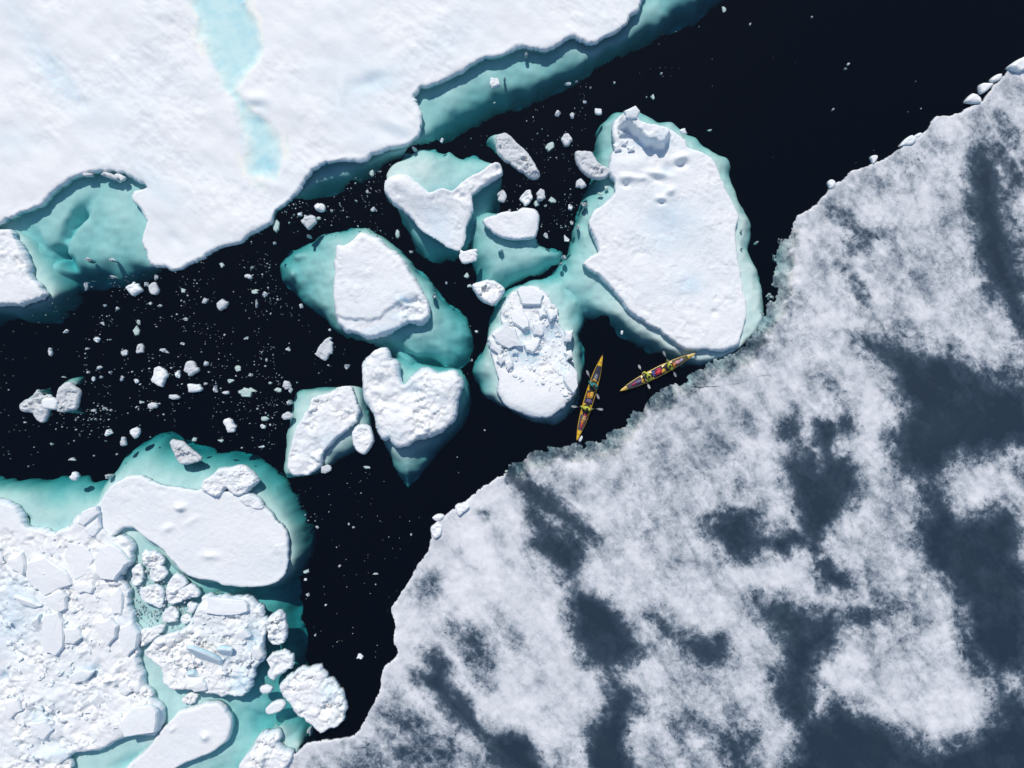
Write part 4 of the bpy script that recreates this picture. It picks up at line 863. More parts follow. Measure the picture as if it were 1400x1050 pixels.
Z1 = [(1228, 885, 50, 62, 0, -30), (1270, 825, 40, 28, 0), (1200, 855, 26, 18, 0), (1230, 940, 12, 14, 0), (1096, 895, 26, 55, 1), (1322, 840, 12, 12, 0), (1268, 868, 18, 18, 1), (1095, 970, 12, 12, 0)]
Z7 = [(1265, 90, 12, 12, 0), (1185, 190, 16, 18, 0), (1220, 270, 30, 18, 1, 25), (1218, 298, 14, 10, 0), (1228, 358, 14, 14, 0), (1210, 573, 12, 14, 0), (1200, 595, 10, 8, 0), (1235, 905, 26, 30, 0), (1297, 930, 18, 16, 0), (1355, 245, 12, 10, 0), (1300, 400, 8, 8, 0), (1258, 520, 8, 10, 0), (1388, 80, 10, 10, 1), (720, 15, 36, 26, 0), (1010, 835, 12, 16, 0), (1045, 880, 14, 12, 0), (965, 940, 10, 10, 0), (715, 790, 12, 14, 0)]
Z8 = [(35, 603, 30, 22, 0), (240, 120, 8, 10, 0), (95, 280, 20, 10, 1), (10, 90, 10, 8, 0)]
Z5 = [(500, 316, 16, 12, 0), (460, 92, 20, 22, 1), (470, 132, 20, 14, 1), (380, 122, 10, 12, 0), (330, 172, 20, 22, 0), (738, 822, 34, 22, 1), (912, 745, 10, 8, 1), (60, 858, 30, 12, 1), (1080, 320, 10, 16, 0), (480, 430, 10, 12, 0), (850, 20, 22, 22, 0), (838, 45, 16, 12, 0), (620, 875, 14, 10, 1)]
Z3 = [(205, 30, 20, 24, 1), (308, 96, 10, 10, 0), (560, 62, 10, 8, 1), (700, 256, 10, 10, 0), (688, 274, 10, 8, 0), (637, 437, 10, 10, 0), (338, 966, 10, 10, 0), (150, 514, 18, 8, 1), (272, 920, 10, 16, 0), (275, 990, 10, 14, 0)]
CH = []
for src, ox, oy in ((Z4, 0, 345), (Z2, 480, 0), (Z1, 0, 0), (Z7, 0, 690), (Z8, 480, 690), (Z5, 480, 345), (Z3, 920, 0)):
    for q in src: CH.append((q[0] / 2.9167 + ox, q[1] / 2.9167 + oy, q[2] / 2.9167, q[3] / 2.9167, q[4], q[5] if len(q) > 5 else 0))
CH += [(150, 240, 26, 8, 0, -15), (163, 241, 16, 9, 0, -30), (118, 238, 14, 5, 0, 0)]
def over(p): return any(sdf(P, np.array([p[0]]), np.array([p[1]]))[0] < 0 for P in FOOTPX)
def shades_foot(q):
    p = W(q[:2])
    return q[1] > 580 and max(q[2], q[3]) < 10 and not (q[4] and max(q[2], q[3]) >= 7.5) and (over(p) or over((p[0] + .3, p[1] - 1.5)))
CH = [q for q in CH if not shades_foot(q)]
ANCH = [('the bay floe at the left edge', 60, 400), ('the joined pair of greyish floes', 70, 550), ('the flat lower left floe', 230, 640), ('the point of the snow sheet', 240, 366), ('the wedge shaped floe', 450, 380), ('the knobbly floe', 400, 580), ('the saddle shaped floe', 560, 260), ('the slanting oblong floe', 715, 210),
        ('the largest flat floe', 840, 240), ('the smooth domed floe', 700, 305), ('the heart shaped floe', 560, 610), ('the rubble mound', 320, 880), ('the round cobbled floe', 430, 950), ('the oval rubble floe', 740, 480), ('the grey ice sheet', 620, 760), ('the kayaks', 850, 520), ('the open dark water at upper right', 1100, 130), ('the snow sheet edge above the channel', 690, 80)]
ORD = ['nearest', 'second nearest', 'third nearest', 'fourth nearest', 'fifth nearest', 'sixth nearest', 'seventh nearest', 'eighth nearest', 'ninth nearest', 'tenth nearest', 'eleventh nearest', 'twelfth nearest', 'thirteenth nearest', 'fourteenth nearest', 'fifteenth nearest', 'sixteenth nearest', 'seventeenth nearest', 'eighteenth nearest', 'nineteenth nearest', 'twentieth nearest']
near = {}
info = []
for i, q in enumerate(CH):
    d = [math.hypot(q[0] - a[1], q[1] - a[2]) for a in ANCH]; k = int(np.argmin(d))
    big = max(q[2], q[3]) >= 7.5
    info.append((k, d[k], big))
rank = {}
for k in range(len(ANCH)):
    for f in (0, 1):
        for r, i in enumerate(sorted((i for i in range(len(CH)) if info[i][0] == k and info[i][2] and CH[i][4] == f), key=lambda i: info[i][1])): rank[i] = r
for i, q in enumerate(CH):
    rng = np.random.default_rng(900 + i); x, y, w, h, faint, an = q
    k, _, big = info[i]
    zt = (0.05 + 0.011 * max(w, h)) * rng.uniform(.8, 1.3)
    size = min(w, h) * U
    shp = 'long' if max(w, h) > 1.8 * min(w, h) else 'round' if max(w, h) < 1.12 * min(w, h) else 'blocky'
    adj = 'large' if max(w, h) > 16 else 'small'
    if faint: lab = f'{adj} {shp} submerged grey ice chunk, {ORD[rank[i]]} to {ANCH[k][0]}' if big else f'tiny submerged ice scrap close to {ANCH[k][0]}'
    else: lab = f'{adj} {shp} floating white ice chunk, {ORD[rank[i]]} to {ANCH[k][0]}' if big else f'tiny white ice fragment floating close to {ANCH[k][0]}'
    grp = 'loose ice chunks adrift' if big else f'tiny ice scraps close to {ANCH[k][0]}'
    p = W((x, y))
    if max(w, h) > 11:
        n = 14
        out = blob(w, h, rng, n, -math.radians(an), .2)
        zz = 0.22 + 0.012 * max(w, h)
        if faint:
            me = chunk_mesh('ice_chunk', out * U, -0.22, -0.5, rng, M['foot'], .05, .2, .15)
            link('ice_chunk', me, loc=(p[0], p[1], 0), label=lab, cat='ice chunk', group=grp)
        else:
            floe('ice_chunk', lab, 'ice chunk', [(x + a, y + b) for a, b in out], z=min(.35, zz * .8), seed=i % 50 + 70, relief='lumpy', amp=0.9, s=0.045, edge=0.08, rim=.12, wall=.05, mat='grit' if i % 3 else 'floe', group=grp)
    else:
        out = blob(w * U, h * U, rng, 8, math.radians(an), .26)
        if faint: me = chunk_mesh('ice_chunk', out, -0.20, -0.4, rng, M['foot'], .04, .2, .3)
        else: me = chunk_mesh('ice_chunk', out, zt * (.5 if over(p) else 1), -0.75 if over(p) else -0.18, rng, M['grit'] if i % 4 else M['floe'], .05, .1, .5)
        link('ice_chunk', me, loc=(p[0], p[1], 0), label=lab, cat='ice chunk', group=grp)

# ------------------------------------------------------------------ brash: crumbs too small to count
def brash():
    rng = np.random.default_rng(77)
    zones = [([(120, 380), (240, 372), (370, 310), (400, 420), (440, 460), (480, 480), (480, 525), (390, 540), (380, 640), (240, 600), (180, 600), (130, 660), (100, 600), (110, 500)], 900, 1.0), ([(380, 285), (480, 245), (560, 210), (530, 240), (520, 270), (560, 330), (540, 330), (470, 305), (400, 320)], 420, 1.0),
             ([(0, 560), (120, 560), (150, 620), (120, 655), (0, 655)], 70, 1.0), ([(0, 430), (120, 400), (120, 560), (0, 540)], 50, .8), ([(600, 190), (680, 180), (800, 110), (830, 150), (800, 260), (780, 350), (700, 280), (680, 300), (690, 230)], 330, 1.0), ([(780, 240), (840, 240), (820, 290), (800, 350), (770, 345)], 80, .8),
             ([(410, 690), (580, 700), (560, 800), (520, 900), (410, 900)], 60, .8), ([(880, 20), (1400, 0), (1300, 150), (1080, 280), (1000, 190)], 14, .6), ([(600, 380), (640, 380), (650, 480), (640, 560), (620, 620), (560, 670), (700, 620), (640, 560)], 50, .8), ([(390, 660), (540, 640), (560, 690), (420, 720)], 25, .8), ([(160, 740), (260, 790), (260, 860), (190, 860)], 420, 1.6), ([(230, 620), (400, 650), (400, 690), (330, 640)], 30, .9), ([(800, 70), (980, 20), (900, 140), (820, 130)], 30, .7)]
    pts = []
    for poly, n, sc in zones:
        P = poly_w(poly); a, b = P.min(0), P.max(0)
        p = rng.uniform(a, b, (n * 4, 2)); p = p[sdf(P, p[:, 0], p[:, 1]) < 0]
        p = p[fbm(p[:, 0], p[:, 1], 2.6, 3, 3) > rng.uniform(-.35, .6, len(p))][:n]
        for q in p: pts.append((q[0], q[1], sc * 0.017 * (1 / (rng.random() * .93 + .07)) ** .62))
    pts = np.array(pts)
    ok = np.ones(len(pts), bool)
    for P in FOOT:
        ok &= sdf(P, pts[:, 0], pts[:, 1]) > 0.03
    slush = sdf(poly_w([(150, 720), (280, 780), (280, 870), (170, 900)]), pts[:, 0], pts[:, 1]) < 0
    for P in FOOTPX:
        ok &= slush | ((sdf(P, pts[:, 0], pts[:, 1]) > -0.15) & (sdf(P, pts[:, 0] + .3, pts[:, 1] - 1.6) > 0)) | (rng.random(len(pts)) < .2)
    pts = pts[ok]
    V, F, tn = [], [], []
    for x, y, r in pts:
        b = len(V); n = 5; a0 = rng.uniform(0, 6.3); rr = r * rng.uniform(.6, 1.3, n); sub = rng.random() < .42
        z0 = -0.3 - rng.random() * .25 if sub else -0.06
        z1 = z0 + 0.12 if sub else 0.02 + 0.5 * r
        for j in range(n): V.append((x + rr[j] * math.cos(a0 + j * 1.257), y + rr[j] * math.sin(a0 + j * 1.257), z0)); tn.append(.4)
        for j in range(n): V.append((x + .6 * rr[j] * math.cos(a0 + j * 1.257), y + .6 * rr[j] * math.sin(a0 + j * 1.257), z1 * rng.uniform(.8, 1.2) if not sub else z1)); tn.append(.1)
        for j in range(n):
            k = (j + 1) % n; F += [(b + j, b + k, b + n + k), (b + j, b + n + k, b + n + j)]
        F += [(b + n, b + n + 1, b + n + 2), (b + n, b + n + 2, b + n + 3), (b + n, b + n + 3, b + n + 4)]
    link('brash_ice', mesh_arrays('brash_ice', V, F, M['grit'], {'tone': tn}, smooth=False), label='fine brash ice crumbs scattered over the dark channel water', cat='brash ice', kind='stuff')
brash()

# ------------------------------------------------------------------ kayaks, paddlers, paddles and deck bags
K = {}
K['yellow'] = plain('yellow_hull', (0.72, 0.43, 0.03), 0.35, 0.5, .08)
K['paleyellow'] = plain('pale_yellow_hull', (0.66, 0.45, 0.07), 0.35, 0.5, .08)
K['navy'] = plain('navy_deck_fabric', (0.03, 0.035, 0.06), 0.7, .3, .3)
K['plum'] = plain('plum_grey_deck_fabric', (0.075, 0.06, 0.09), 0.7, .3, .3)
K['olive'] = plain('olive_deck_fabric', (0.10, 0.09, 0.05), 0.7, .3, .3)
K['black'] = plain('black_rubber', (0.015, 0.016, 0.018), 0.6, .3)
K['skin'] = plain('skin', (0.52, 0.30, 0.21), 0.55, .3)
K['hiviz'] = plain('yellow_green_jacket', (0.50, 0.55, 0.06), 0.7, .3, .2)
K['teal'] = plain('teal_jacket', (0.03, 0.24, 0.23), 0.7, .3, .2)
K['darkvest'] = plain('dark_life_vest', (0.03, 0.035, 0.04), 0.7, .3, .2)
K['darkred'] = plain('dark_red_trim', (0.25, 0.03, 0.02), 0.7, .3, .2)
K['hat'] = plain('dark_wool_hat', (0.04, 0.035, 0.03), 0.9, .1, .3)
K['brownhat'] = plain('brown_wool_hat', (0.10, 0.05, 0.03), 0.9, .1, .3)
K['white'] = plain('white_blade', (0.36, 0.37, 0.38), 0.4, .4, .05)
K['shaft'] = plain('dark_paddle_shaft', (0.05, 0.05, 0.055), 0.4, .4)
K['eye'] = plain('dark_eye', (0.02, 0.02, 0.02), 0.2, .5)
K['lip'] = plain('lips', (0.42, 0.16, 0.14), 0.5, .3)
BAGC = {'orange': (0.72, 0.24, 0.02), 'amber': (0.72, 0.42, 0.05), 'tan': (0.55, 0.33, 0.13), 'purple': (0.16, 0.11, 0.24), 'red': (0.55, 0.03, 0.05), 'crimson': (0.42, 0.02, 0.09), 'blue': (0.10, 0.10, 0.34), 'pink': (0.60, 0.28, 0.30), 'lavender': (0.45, 0.42, 0.55), 'grey': (0.22, 0.22, 0.25)}
for k, v in BAGC.items(): K[k] = plain(k + '_dry_bag_fabric', v, 0.45, .4, .2)

def pyd(name, V, F, mat, smooth=True):
    me = bpy.data.meshes.new(name); me.from_pydata([tuple(v) for v in V], [], F); me.materials.append(mat)
    me.polygons.foreach_set('use_smooth', [smooth] * len(me.polygons)); me.update(); return me

def loft(rings, caps=True):
    n = len(rings[0]); V = [p for r in rings for p in r]; F = []
    for j in range(len(rings) - 1):
        for i in range(n):
            a, b = j * n + i, j * n + (i + 1) % n; F.append((a, b, b + n, a + n))
    if caps: F += [tuple(range(n - 1, -1, -1)), tuple(range((len(rings) - 1) * n, len(rings) * n))]
    return V, F

KL = 5.85
def beam(u): return 0.325 * max(0.0, 1 - abs(u) ** 2.3) ** 0.85 + 0.012
def sheer(u): return 0.20 + 0.15 * abs(u) ** 2.5
def keel(u): return -0.12 + 0.30 * abs(u) ** 5
def crown(u): return 0.07 * (1 - abs(u) ** 2) + 0.01

def kayak(name, label, bow, stern, hullmat, covers):
    b, s = np.array(W(bow, .25)), np.array(W(stern, .25))
    c = (b + s) / 2; ang = math.atan2(*(b - s)[::-1]); sc = np.hypot(*(b - s)) / KL
    root = link(name, None, loc=(c[0], c[1], 0), label=label, cat='kayak', group='two person sea kayaks'); root.rotation_euler = (0, 0, ang); root.scale = (sc, 1, 1)
    us = np.linspace(-1, 1, 33)
    rings = []
    for u in us:
        x = u * KL / 2; w = beam(u); zs, zk = sheer(u), keel(u); r = []
        for t in np.linspace(0, math.pi, 11): r.append((x, w * math.cos(t) * (1 if abs(math.cos(t)) > .99 else 1.02) if abs(u) < .999 else w * math.cos(t), zs - (zs - zk) * math.sin(t) ** .75))
        r.append((x, -w * .9, zs + .012)); r.append((x, w * .9, zs + .012))
        rings.append(r)
    V, F = loft(rings); link('hull', pyd('hull', V, F, hullmat), parent=root)
    def deck_strip(nm, u0, u1, frac, lift, mat):
        V, F = [], []
        uu = np.linspace(u0, u1, 15); tt = np.linspace(-1, 1, 9)
        for u in uu:
            for t in tt: V.append((u * KL / 2, beam(u) * frac * t, sheer(u) + .014 + crown(u) * (1 - t * t) + lift))
        for i in range(14):
            for j in range(8): a = i * 9 + j; F.append((a, a + 9, a + 10, a + 1))
        return link(nm, pyd(nm, V, F, mat), parent=root)
    dk = deck_strip('deck', -.985, .985, .90, 0, hullmat)
    for u0, u1, mt in covers: deck_strip('deck_cover', u0, u1, .86, .012, mt).parent = dk
    for cu in (-.28, .27):
        x0 = cu * KL / 2; V, F = [], []
        for k in range(28):
            a = 2 * math.pi * k / 28
            for rr, zz in ((1.0, .06), (1.0, .115), (.9, .115), (.9, .06)): V.append((x0 + .42 * rr * math.cos(a), .245 * rr * math.sin(a), sheer(cu) + .02 + zz))
        for k in range(28):
            for j in range(4): a = k * 4 + j; b2 = k * 4 + (j + 1) % 4; F.append((a, b2, (b2 + 4) % 112, (a + 4) % 112))
        cc = link('cockpit_coaming', pyd('cockpit_coaming', V, F, K['black']), parent=root)
        V = [(x0 - .1, 0, sheer(cu) + .24)]; F = []
        for k in range(24):
            a = 2 * math.pi * k / 24; V.append((x0 + .40 * math.cos(a), .235 * math.sin(a), sheer(cu) + .125))
        for k in range(24): F.append((0, 1 + k, 1 + (k + 1) % 24))
        link('spray_skirt', pyd('spray_skirt', V, F, K['black']), parent=cc)
    for u in (-.86, .84):
        V, F = [], []
        for k in range(20):
            a = 2 * math.pi * k / 20
            for rr, zz in ((1, 0), (.9, .03), (0.0, .035)): V.append((u * KL / 2 + .10 * rr * math.cos(a), .065 * rr * math.sin(a), sheer(u) + crown(u) + .005 + zz))
        for k in range(20):
            for j in range(2): a = k * 3 + j; F.append((a, (a + 3) % 60, (a + 4) % 60, a + 1))
        link('hatch_cover', pyd('hatch_cover', V, F, hullmat), parent=dk)
    V = [(-KL / 2 - .02, -.012, .33), (-KL / 2 - .02, .012, .33), (-KL / 2 - .16, .008, .28), (-KL / 2 - .16, -.008, .28), (-KL / 2 - .03, -.012, -.12), (-KL / 2 - .03, .012, -.12), (-KL / 2 - .13, .008, -.16), (-KL / 2 - .13, -.008, -.16)]
    link('rudder', pyd('rudder', V, [(0, 1, 2, 3), (4, 7, 6, 5), (0, 4, 5, 1), (1, 5, 6, 2), (2, 6, 7, 3), (3, 7, 4, 0)], K['black'], False), parent=root)
    for side in (-1, 1):                                   # perimeter deck line
        pts = [(u * KL / 2, side * beam(u) * .86, sheer(u) + .035) for u in np.linspace(-.9, .9, 21)]
        V, F = tube(pts, .006, 5); link('deck_line', pyd('deck_line', V, F, K['black']), parent=root)
    return root, c, ang, sc

def tube(pts, r, n=8, r2=None):
    pts = [Vector(p) for p in pts]; rings = []
    for i, p in enumerate(pts):
        t = (pts[min(i + 1, len(pts) - 1)] - pts[max(i - 1, 0)]).normalized()
        a = t.cross(Vector((0, 0, 1)) if abs(t.z) < .9 else Vector((1, 0, 0))).normalized(); b = t.cross(a)
        rr = r if r2 is None else r + (r2 - r) * i / (len(pts) - 1)
        rings.append([tuple(p + rr * (math.cos(2 * math.pi * k / n) * a + math.sin(2 * math.pi * k / n) * b)) for k in range(n)])
    return loft(rings)

def sphere(c, r, n=12, m=8):
    rings = [[(c[0] + r[0] * math.sin(t) * math.cos(2 * math.pi * k / n), c[1] + r[1] * math.sin(t) * math.sin(2 * math.pi * k / n), c[2] + r[2] * math.cos(t)) for k in range(n)] for t in np.linspace(.08, math.pi - .08, m)]
    return loft(rings)

def capsule(a, b, ra, rb, n=12):
    a, b = Vector(a), Vector(b); t = (b - a).normalized(); pts = []
    for k in (-.98, -.75, -.4, 0): pts.append((a + t * ra * k, ra * math.sqrt(1 - k * k)))
    for k in (0, .4, .75, .98): pts.append((b + t * rb * k, rb * math.sqrt(1 - k * k)))
    u = t.cross(Vector((0, 0, 1)) if abs(t.z) < .9 else Vector((1, 0, 0))).normalized(); v = t.cross(u)
    return loft([[tuple(p + r * (math.cos(2 * math.pi * k / n) * u + math.sin(2 * math.pi * k / n) * v)) for k in range(n)] for p, r in pts])

def fuse(name, shapes, mat, voxel):
    V, F = [], []
    for v, f in shapes:
        o = len(V); V += list(v); F += [tuple(i + o for i in q) for q in f]
    me = pyd(name, V, F, mat)
    o = bpy.data.objects.new('tmp', me); COL.objects.link(o)
    md = o.modifiers.new('r', 'REMESH'); md.mode = 'VOXEL'; md.voxel_size = voxel; md.use_smooth_shade = True
    sm = o.modifiers.new('s', 'SMOOTH'); sm.factor = .5; sm.iterations = 3
    bpy.context.view_layer.update()
    out = bpy.data.meshes.new_from_object(o.evaluated_get(bpy.context.evaluated_depsgraph_get()))
    out.name = name
    bpy.data.objects.remove(o)
    if not out.materials: out.materials.append(mat)
    return out

def hand(w, fwd, grip, thumb_side):
    """palm with four curled fingers and a thumb closed round a shaft running along grip"""
    w, fwd, g = Vector(w), Vector(fwd).normalized(), Vector(grip).normalized(); up = g.cross(fwd).normalized()
    if up.z < 0: up = -up
    sh = [capsule(w - fwd * .07, w - fwd * .015 + up * .02, .026, .03)]
    sh.append(capsule(w + up * .026 - g * .028, w + up * .026 + g * .028, .022, .022))
    for i, (k, ln) in enumerate(((-.036, .85), (-.012, 1.0), (.012, .96), (.034, .75))):
        a = w + g * k + up * .030 + fwd * .008; b = a + fwd * .032 * ln - up * .012; c2 = b - up * .030 * ln - fwd * .006; d = c2 - fwd * .024 * ln - up * .004
        sh += [capsule(a, b, .0095, .009), capsule(b, c2, .009, .0085), capsule(c2, d, .0085, .0075)]
    a = w + g * .038 * thumb_side + up * .012 - fwd * .012; b = a + g * .012 * thumb_side - up * .028; c2 = b + fwd * .026 - up * .006
    sh += [capsule(a, b, .012, .0105), capsule(b, c2, .0105, .009)]
    return sh

def paddler(label, kay, cu, pa, pb, za, zb, jacket, vest, hat):
    """pa, pb: photograph pixels of the paddle blades; za, zb their heights"""
    root, c, ang, sc = kay
    base = Matrix.Translation((c[0], c[1], 0)) @ Matrix.Rotation(ang, 4, 'Z')
    inv = base.inverted()
    A = inv @ Vector((*W(pa, za), za)); B = inv @ Vector((*W(pb, zb), zb))
    x0 = cu * KL / 2 * sc - .12
    mid = (A + B) / 2; g = (B - A).normalized()
    if g.y < 0: g = -g
    loc = base @ Vector((x0, 0, 0))
    p = link('person', None, loc=(loc.x, loc.y, 0), label=label, cat='person', group='paddlers in the kayaks'); p.rotation_euler = (0, 0, ang)
    o = Vector((x0, 0, 0))
    h1, h2 = mid + g * .30 - o, mid - g * .30 - o
    pel, chest, neck = Vector((0, 0, .16)), Vector((.05, 0, .52)), Vector((.07, 0, .70))
    head = Vector((.10, 0, .84))
    sL, sR = Vector((.06, .185, .60)), Vector((.06, -.185, .60))
    def elbow(s, h, side):
        m = (s + h) / 2; d = (h - s).length; k = math.sqrt(max(.0, .31 ** 2 - (d / 2) ** 2)) if d < .62 else .02
        return m + Vector((-.15, .5 * side, -.85)).normalized() * max(k, .05)
    eL, eR = elbow(sL, h1, 1), elbow(sR, h2, -1)
    torso = [capsule(pel + Vector((0, .07, 0)), pel + Vector((0, -.07, 0)), .12, .12), capsule(pel, chest, .135, .15), capsule(chest + Vector((0, .10, .02)), chest + Vector((0, -.10, .02)), .115, .115), capsule(sL, sR, .07, .07)]
    arm = lambda k: [capsule(sL, eL, .058 * k, .046 * k), capsule(eL, h1 - (h1 - eL).normalized() * .06, .045 * k, .031 * k), capsule(sR, eR, .058 * k, .046 * k), capsule(eR, h2 - (h2 - eR).normalized() * .06, .045 * k, .031 * k)]
    legs = lambda k: [capsule(pel + Vector((.03, s * .09, -.02)), (.46, s * .13, .15), .085 * k, .062 * k) for s in (-1, 1)] + [capsule((.46, s * .13, .15), (.86, s * .10, .03), .058 * k, .042 * k) for s in (-1, 1)] + [capsule((.86, s * .10, .0), (.90, s * .12, .13), .042, .032) for s in (-1, 1)]
    hd = [capsule(neck - Vector((0, 0, .08)), head, .055, .06), sphere(head, (.098, .078, .118), 16, 12), capsule(head + Vector((.06, 0, -.07)), head + Vector((.05, 0, -.05)), .045, .05), capsule(head + Vector((.095, 0, .0)), head + Vector((.112, 0, -.022)), .012, .016), sphere(head + Vector((-.005, .08, -.01)), (.022, .01, .03)), sphere(head + Vector((-.005, -.08, -.01)), (.022, .01, .03))]
    hands = hand(h1, h1 - eL, g, -1) + hand(h2, h2 - eR, -g, -1)
    body = link('body', fuse('body', torso + arm(.9) + legs(.9) + hd + hands, K['skin'], .0075), parent=p)
    big = [capsule(pel + Vector((0, .07, 0)), pel + Vector((0, -.07, 0)), .135, .135), capsule(pel, chest, .15, .165), capsule(chest + Vector((0, .10, .02)), chest + Vector((0, -.10, .02)), .13, .13), capsule(sL, sR, .085, .085), capsule(neck - Vector((0, 0, .10)), neck - Vector((0, 0, .045)), .08, .07)]
    link('jacket', fuse('jacket', big + arm(1.22), jacket, .012), parent=p)
    link('trousers', fuse('trousers', legs(1.12) + [capsule(pel + Vector((0, .08, -.02)), pel + Vector((0, -.08, -.02)), .139, .139)], K['darkvest'], .014), parent=p)
    vs_ = [capsule(pel + Vector((.02, .08, .14)), chest + Vector((0, .10, -.04)), .145, .135), capsule(pel + Vector((.02, -.08, .14)), chest + Vector((0, -.10, -.04)), .145, .135), capsule(chest + Vector((.0, .115, .02)), chest + Vector((.0, .115, .09)), .10, .075), capsule(chest + Vector((.0, -.115, .02)), chest + Vector((.0, -.115, .09)), .10, .075)]
    link('life_vest', fuse('life_vest', vs_, vest, .014), parent=p)
    link('hat', fuse('hat', [sphere(head + Vector((-.008, 0, .045)), (.108, .09, .095), 16, 10), sphere(head + Vector((-.01, 0, .135)), (.03, .03, .025))], hat, .01), parent=p)
    for s in (-1, 1):
        V, F = sphere(head + Vector((.092, s * .032, .012)), (.010, .013, .011)); link('eye', pyd('eye', V, F, K['eye']), parent=p)
    V, F = sphere(head + Vector((.092, 0, -.058)), (.012, .026, .008)); link('mouth', pyd('mouth', V, F, K['lip']), parent=p)
    return A, B, base

def paddle(label, a, b, za, zb, bladeroll=0):
    A = Vector((*W(a, za), za)); B = Vector((*W(b, zb), zb)); mid = (A + B) / 2
    t = (B - A).normalized()
    A = mid - t * .88; B = mid + t * .88
    root = link('paddle', None, loc=mid, label=label, cat='paddle', group='double bladed paddles')
    V, F = tube([(A + t * .1) - mid, Vector(), (B - t * .1) - mid], .016, 8); link('shaft', pyd('shaft', V, F, K['shaft']), parent=root)
    up = Vector((0, 0, 1)); side = t.cross(up).normalized(); up = side.cross(t).normalized()
    for sgn, P in ((-1, A), (1, B)):
        wd = (Matrix.Rotation(math.radians(bladeroll), 3, t) @ side); nn = t.cross(wd); V, F = [], []
        prof = [(-.24, .018), (-.18, .03), (-.10, .06), (0, .075), (.10, .075), (.17, .055), (.21, .02)]
        for l, w in prof:
            for k, th in ((-1, 0), (-.5, .008), (0, .013), (.5, .008), (1, 0)): V.append(P - mid + t * sgn * l + wd * w * k + nn * th)
        for l, w in prof:
            for k, th in ((-1, 0), (-.5, .008), (0, .013), (.5, .008), (1, 0)): V.append(P - mid + t * sgn * l + wd * w * k - nn * (th * .6 + .003))
        n = len(prof)
        for i in range(n - 1):
            for j in range(4): q = i * 5 + j; F += [(q, q + 1, q + 6, q + 5), (q + n * 5, q + n * 5 + 5, q + n * 5 + 6, q + n * 5 + 1)]
            for j in (0, 4): q = i * 5 + j; F.append((q, q + 5, q + 5 + n * 5, q + n * 5))
        link('blade', pyd('blade', V, F, K['white']), parent=root)

def dry_bag(label, kay, u, y, ln, r, mat, rot=0, flat=.7):
    root, c, ang, sc = kay
    base = Matrix.Translation((c[0], c[1], 0)) @ Matrix.Rotation(ang, 4, 'Z')
    p = base @ Vector((u * KL / 2 * sc, y, 0))
    rr = np.random.default_rng(int(abs(u) * 1000 + r * 100))
    rings = []
    for t in np.linspace(-1, 1, 13):
        w = r * (1 - abs(t) ** 5) ** .5 * (1 + .05 * rr.normal()) + .004
        rings.append([(t * ln / 2, w * math.cos(a) * (1 + .04 * rr.normal()), flat * w * math.sin(a)) for a in np.linspace(0, 2 * math.pi, 14, endpoint=False)])
    z = sheer(u) + crown(u) + r * flat * .85
    V, F = loft(rings); o = link('dry_bag', pyd('dry_bag', V, F, mat), loc=(p.x, p.y, z), label=label, cat='dry bag', group='dry bags strapped on the kayak decks'); o.rotation_euler = (0, 0, ang + math.radians(rot))
    V, F = tube([(ln / 2 - .01, -r * .8, .01), (ln / 2 + .03, 0, .015), (ln / 2 - .01, r * .8, .01)], .022, 8); link('roll_closure', pyd('roll_closure', V, F, mat), parent=o)
    for t in (-.22, .22):
        w = r * 1.03
        V, F = tube([(t * ln, w * math.cos(a), flat * w * math.sin(a)) for a in np.linspace(-.1, math.pi + .1, 13)], .009, 5); link('strap', pyd('strap', V, F, K['black']), parent=o)

ka = kayak('kayak', 'yellow loaded double kayak pointing down the picture beside the rubble floe', (788.5, 602), (823.5, 486.5), K['yellow'], [(-.76, -.40, K['navy']), (-.16, .14, K['navy']), (.40, .76, K['plum'])])
kb = kayak('kayak', 'pale yellow loaded double kayak slanting beside the largest flat floe', (847.5, 534.5), (950.5, 483), K['paleyellow'], [(-.80, -.41, K['olive']), (-.15, .13, K['navy']), (.41, .82, K['plum'])])
PAD = [('person in teal jacket and dark vest, rear seat of the upright kayak', ka, -.28, (804, 511), (817, 541), .75, .40, K['teal'], K['darkvest'], K['brownhat']),
       ('person in yellow green jacket, front seat of the upright kayak', ka, .27, (785.5, 556), (820, 559.5), .55, .50, K['hiviz'], K['hiviz'], K['hat']),
       ('person in yellow green jacket, rear seat of the slanting kayak', kb, -.28, (908, 483), (923, 512.5), .95, .25, K['hiviz'], K['darkvest'], K['hat']),
       ('person in yellow green jacket, front seat of the slanting kayak', kb, .27, (875.5, 504), (886, 526), .15, 1.05, K['hiviz'], K['darkvest'], K['hat'])]
for q in PAD: paddler(*q)
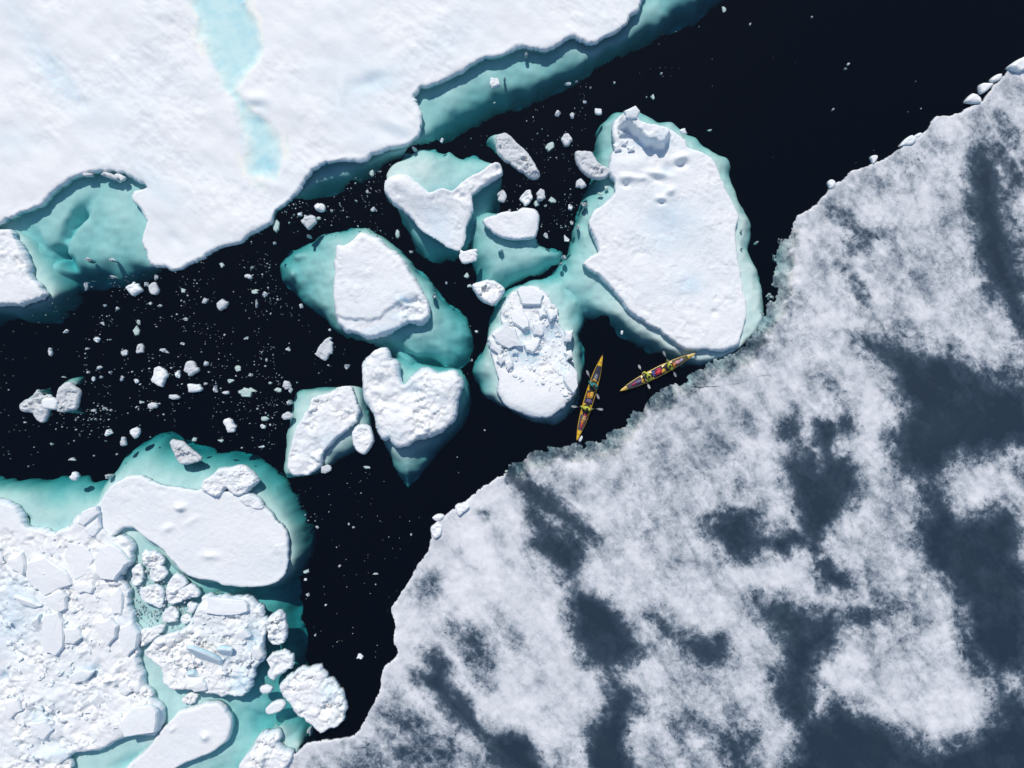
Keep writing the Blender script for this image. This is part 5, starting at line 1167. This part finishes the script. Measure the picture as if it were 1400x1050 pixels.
for lab, q in (('paddle of the teal jacketed person in the upright kayak', PAD[0]), ('paddle with bright blades held crosswise over the front of the upright kayak', PAD[1]), ('paddle held by the rear person in the slanting kayak', PAD[2]), ('paddle dipped at the front of the slanting kayak', PAD[3])):
    paddle(lab, q[3], q[4], q[5], q[6], 15)
for q in (('orange dry bag behind the front person of the upright kayak', ka, -.085, .06, .42, .13, K['amber']), ('rust orange dry bag behind the rear person lap of the upright kayak', ka, -.06, -.13, .34, .10, K['orange'], 8), ('purple grey dry bag in the middle of the upright kayak', ka, .07, 0, .34, .15, K['purple'], 80),
          ('tan dry bag on the foredeck of the upright kayak', ka, .475, .03, .38, .13, K['tan']), ('orange dry bag ahead of the tan one on the upright kayak', ka, .56, -.02, .30, .09, K['orange'], 10), ('grey dry bag on the rear deck of the upright kayak', ka, -.50, 0, .40, .11, K['grey']),
          ('small crimson dry bag at the front cockpit of the upright kayak', ka, .405, .05, .22, .09, K['crimson'], 60), ('small yellow dry bag by the rear seat back of the upright kayak', ka, -.425, -.04, .22, .09, K['amber'], 70), ('dark red dry bag near the bow of the upright kayak', ka, .655, .0, .26, .07, K['red'], 10),
          ('small yellow dry bag ahead of the front cockpit of the slanting kayak', kb, .41, .04, .22, .09, K['amber'], 60), ('dark red dry bag near the bow of the slanting kayak', kb, .62, .0, .30, .07, K['crimson'], 8), ('orange dry bag behind the rear seat of the slanting kayak', kb, -.425, .03, .20, .09, K['orange'], 70),
          ('bright red dry bag in the middle of the slanting kayak', kb, -.02, .03, .46, .14, K['red'], 5), ('crimson dry bag beside the bright red one', kb, -.05, -.14, .36, .09, K['crimson'], -5), ('blue dry bag behind the front person of the slanting kayak', kb, .10, -.05, .30, .11, K['blue'], 70), ('tan orange dry bag before the rear person of the slanting kayak', kb, -.135, .08, .30, .11, K['amber'], 20),
          ('pink dry bag on the rear deck of the slanting kayak', kb, -.52, 0, .40, .12, K['pink']), ('lavender dry bag behind the pink one on the slanting kayak', kb, -.63, -.02, .26, .09, K['lavender'], 15), ('grey dry bag on the foredeck of the slanting kayak', kb, .50, 0, .44, .10, K['purple'])):
    dry_bag(*q)
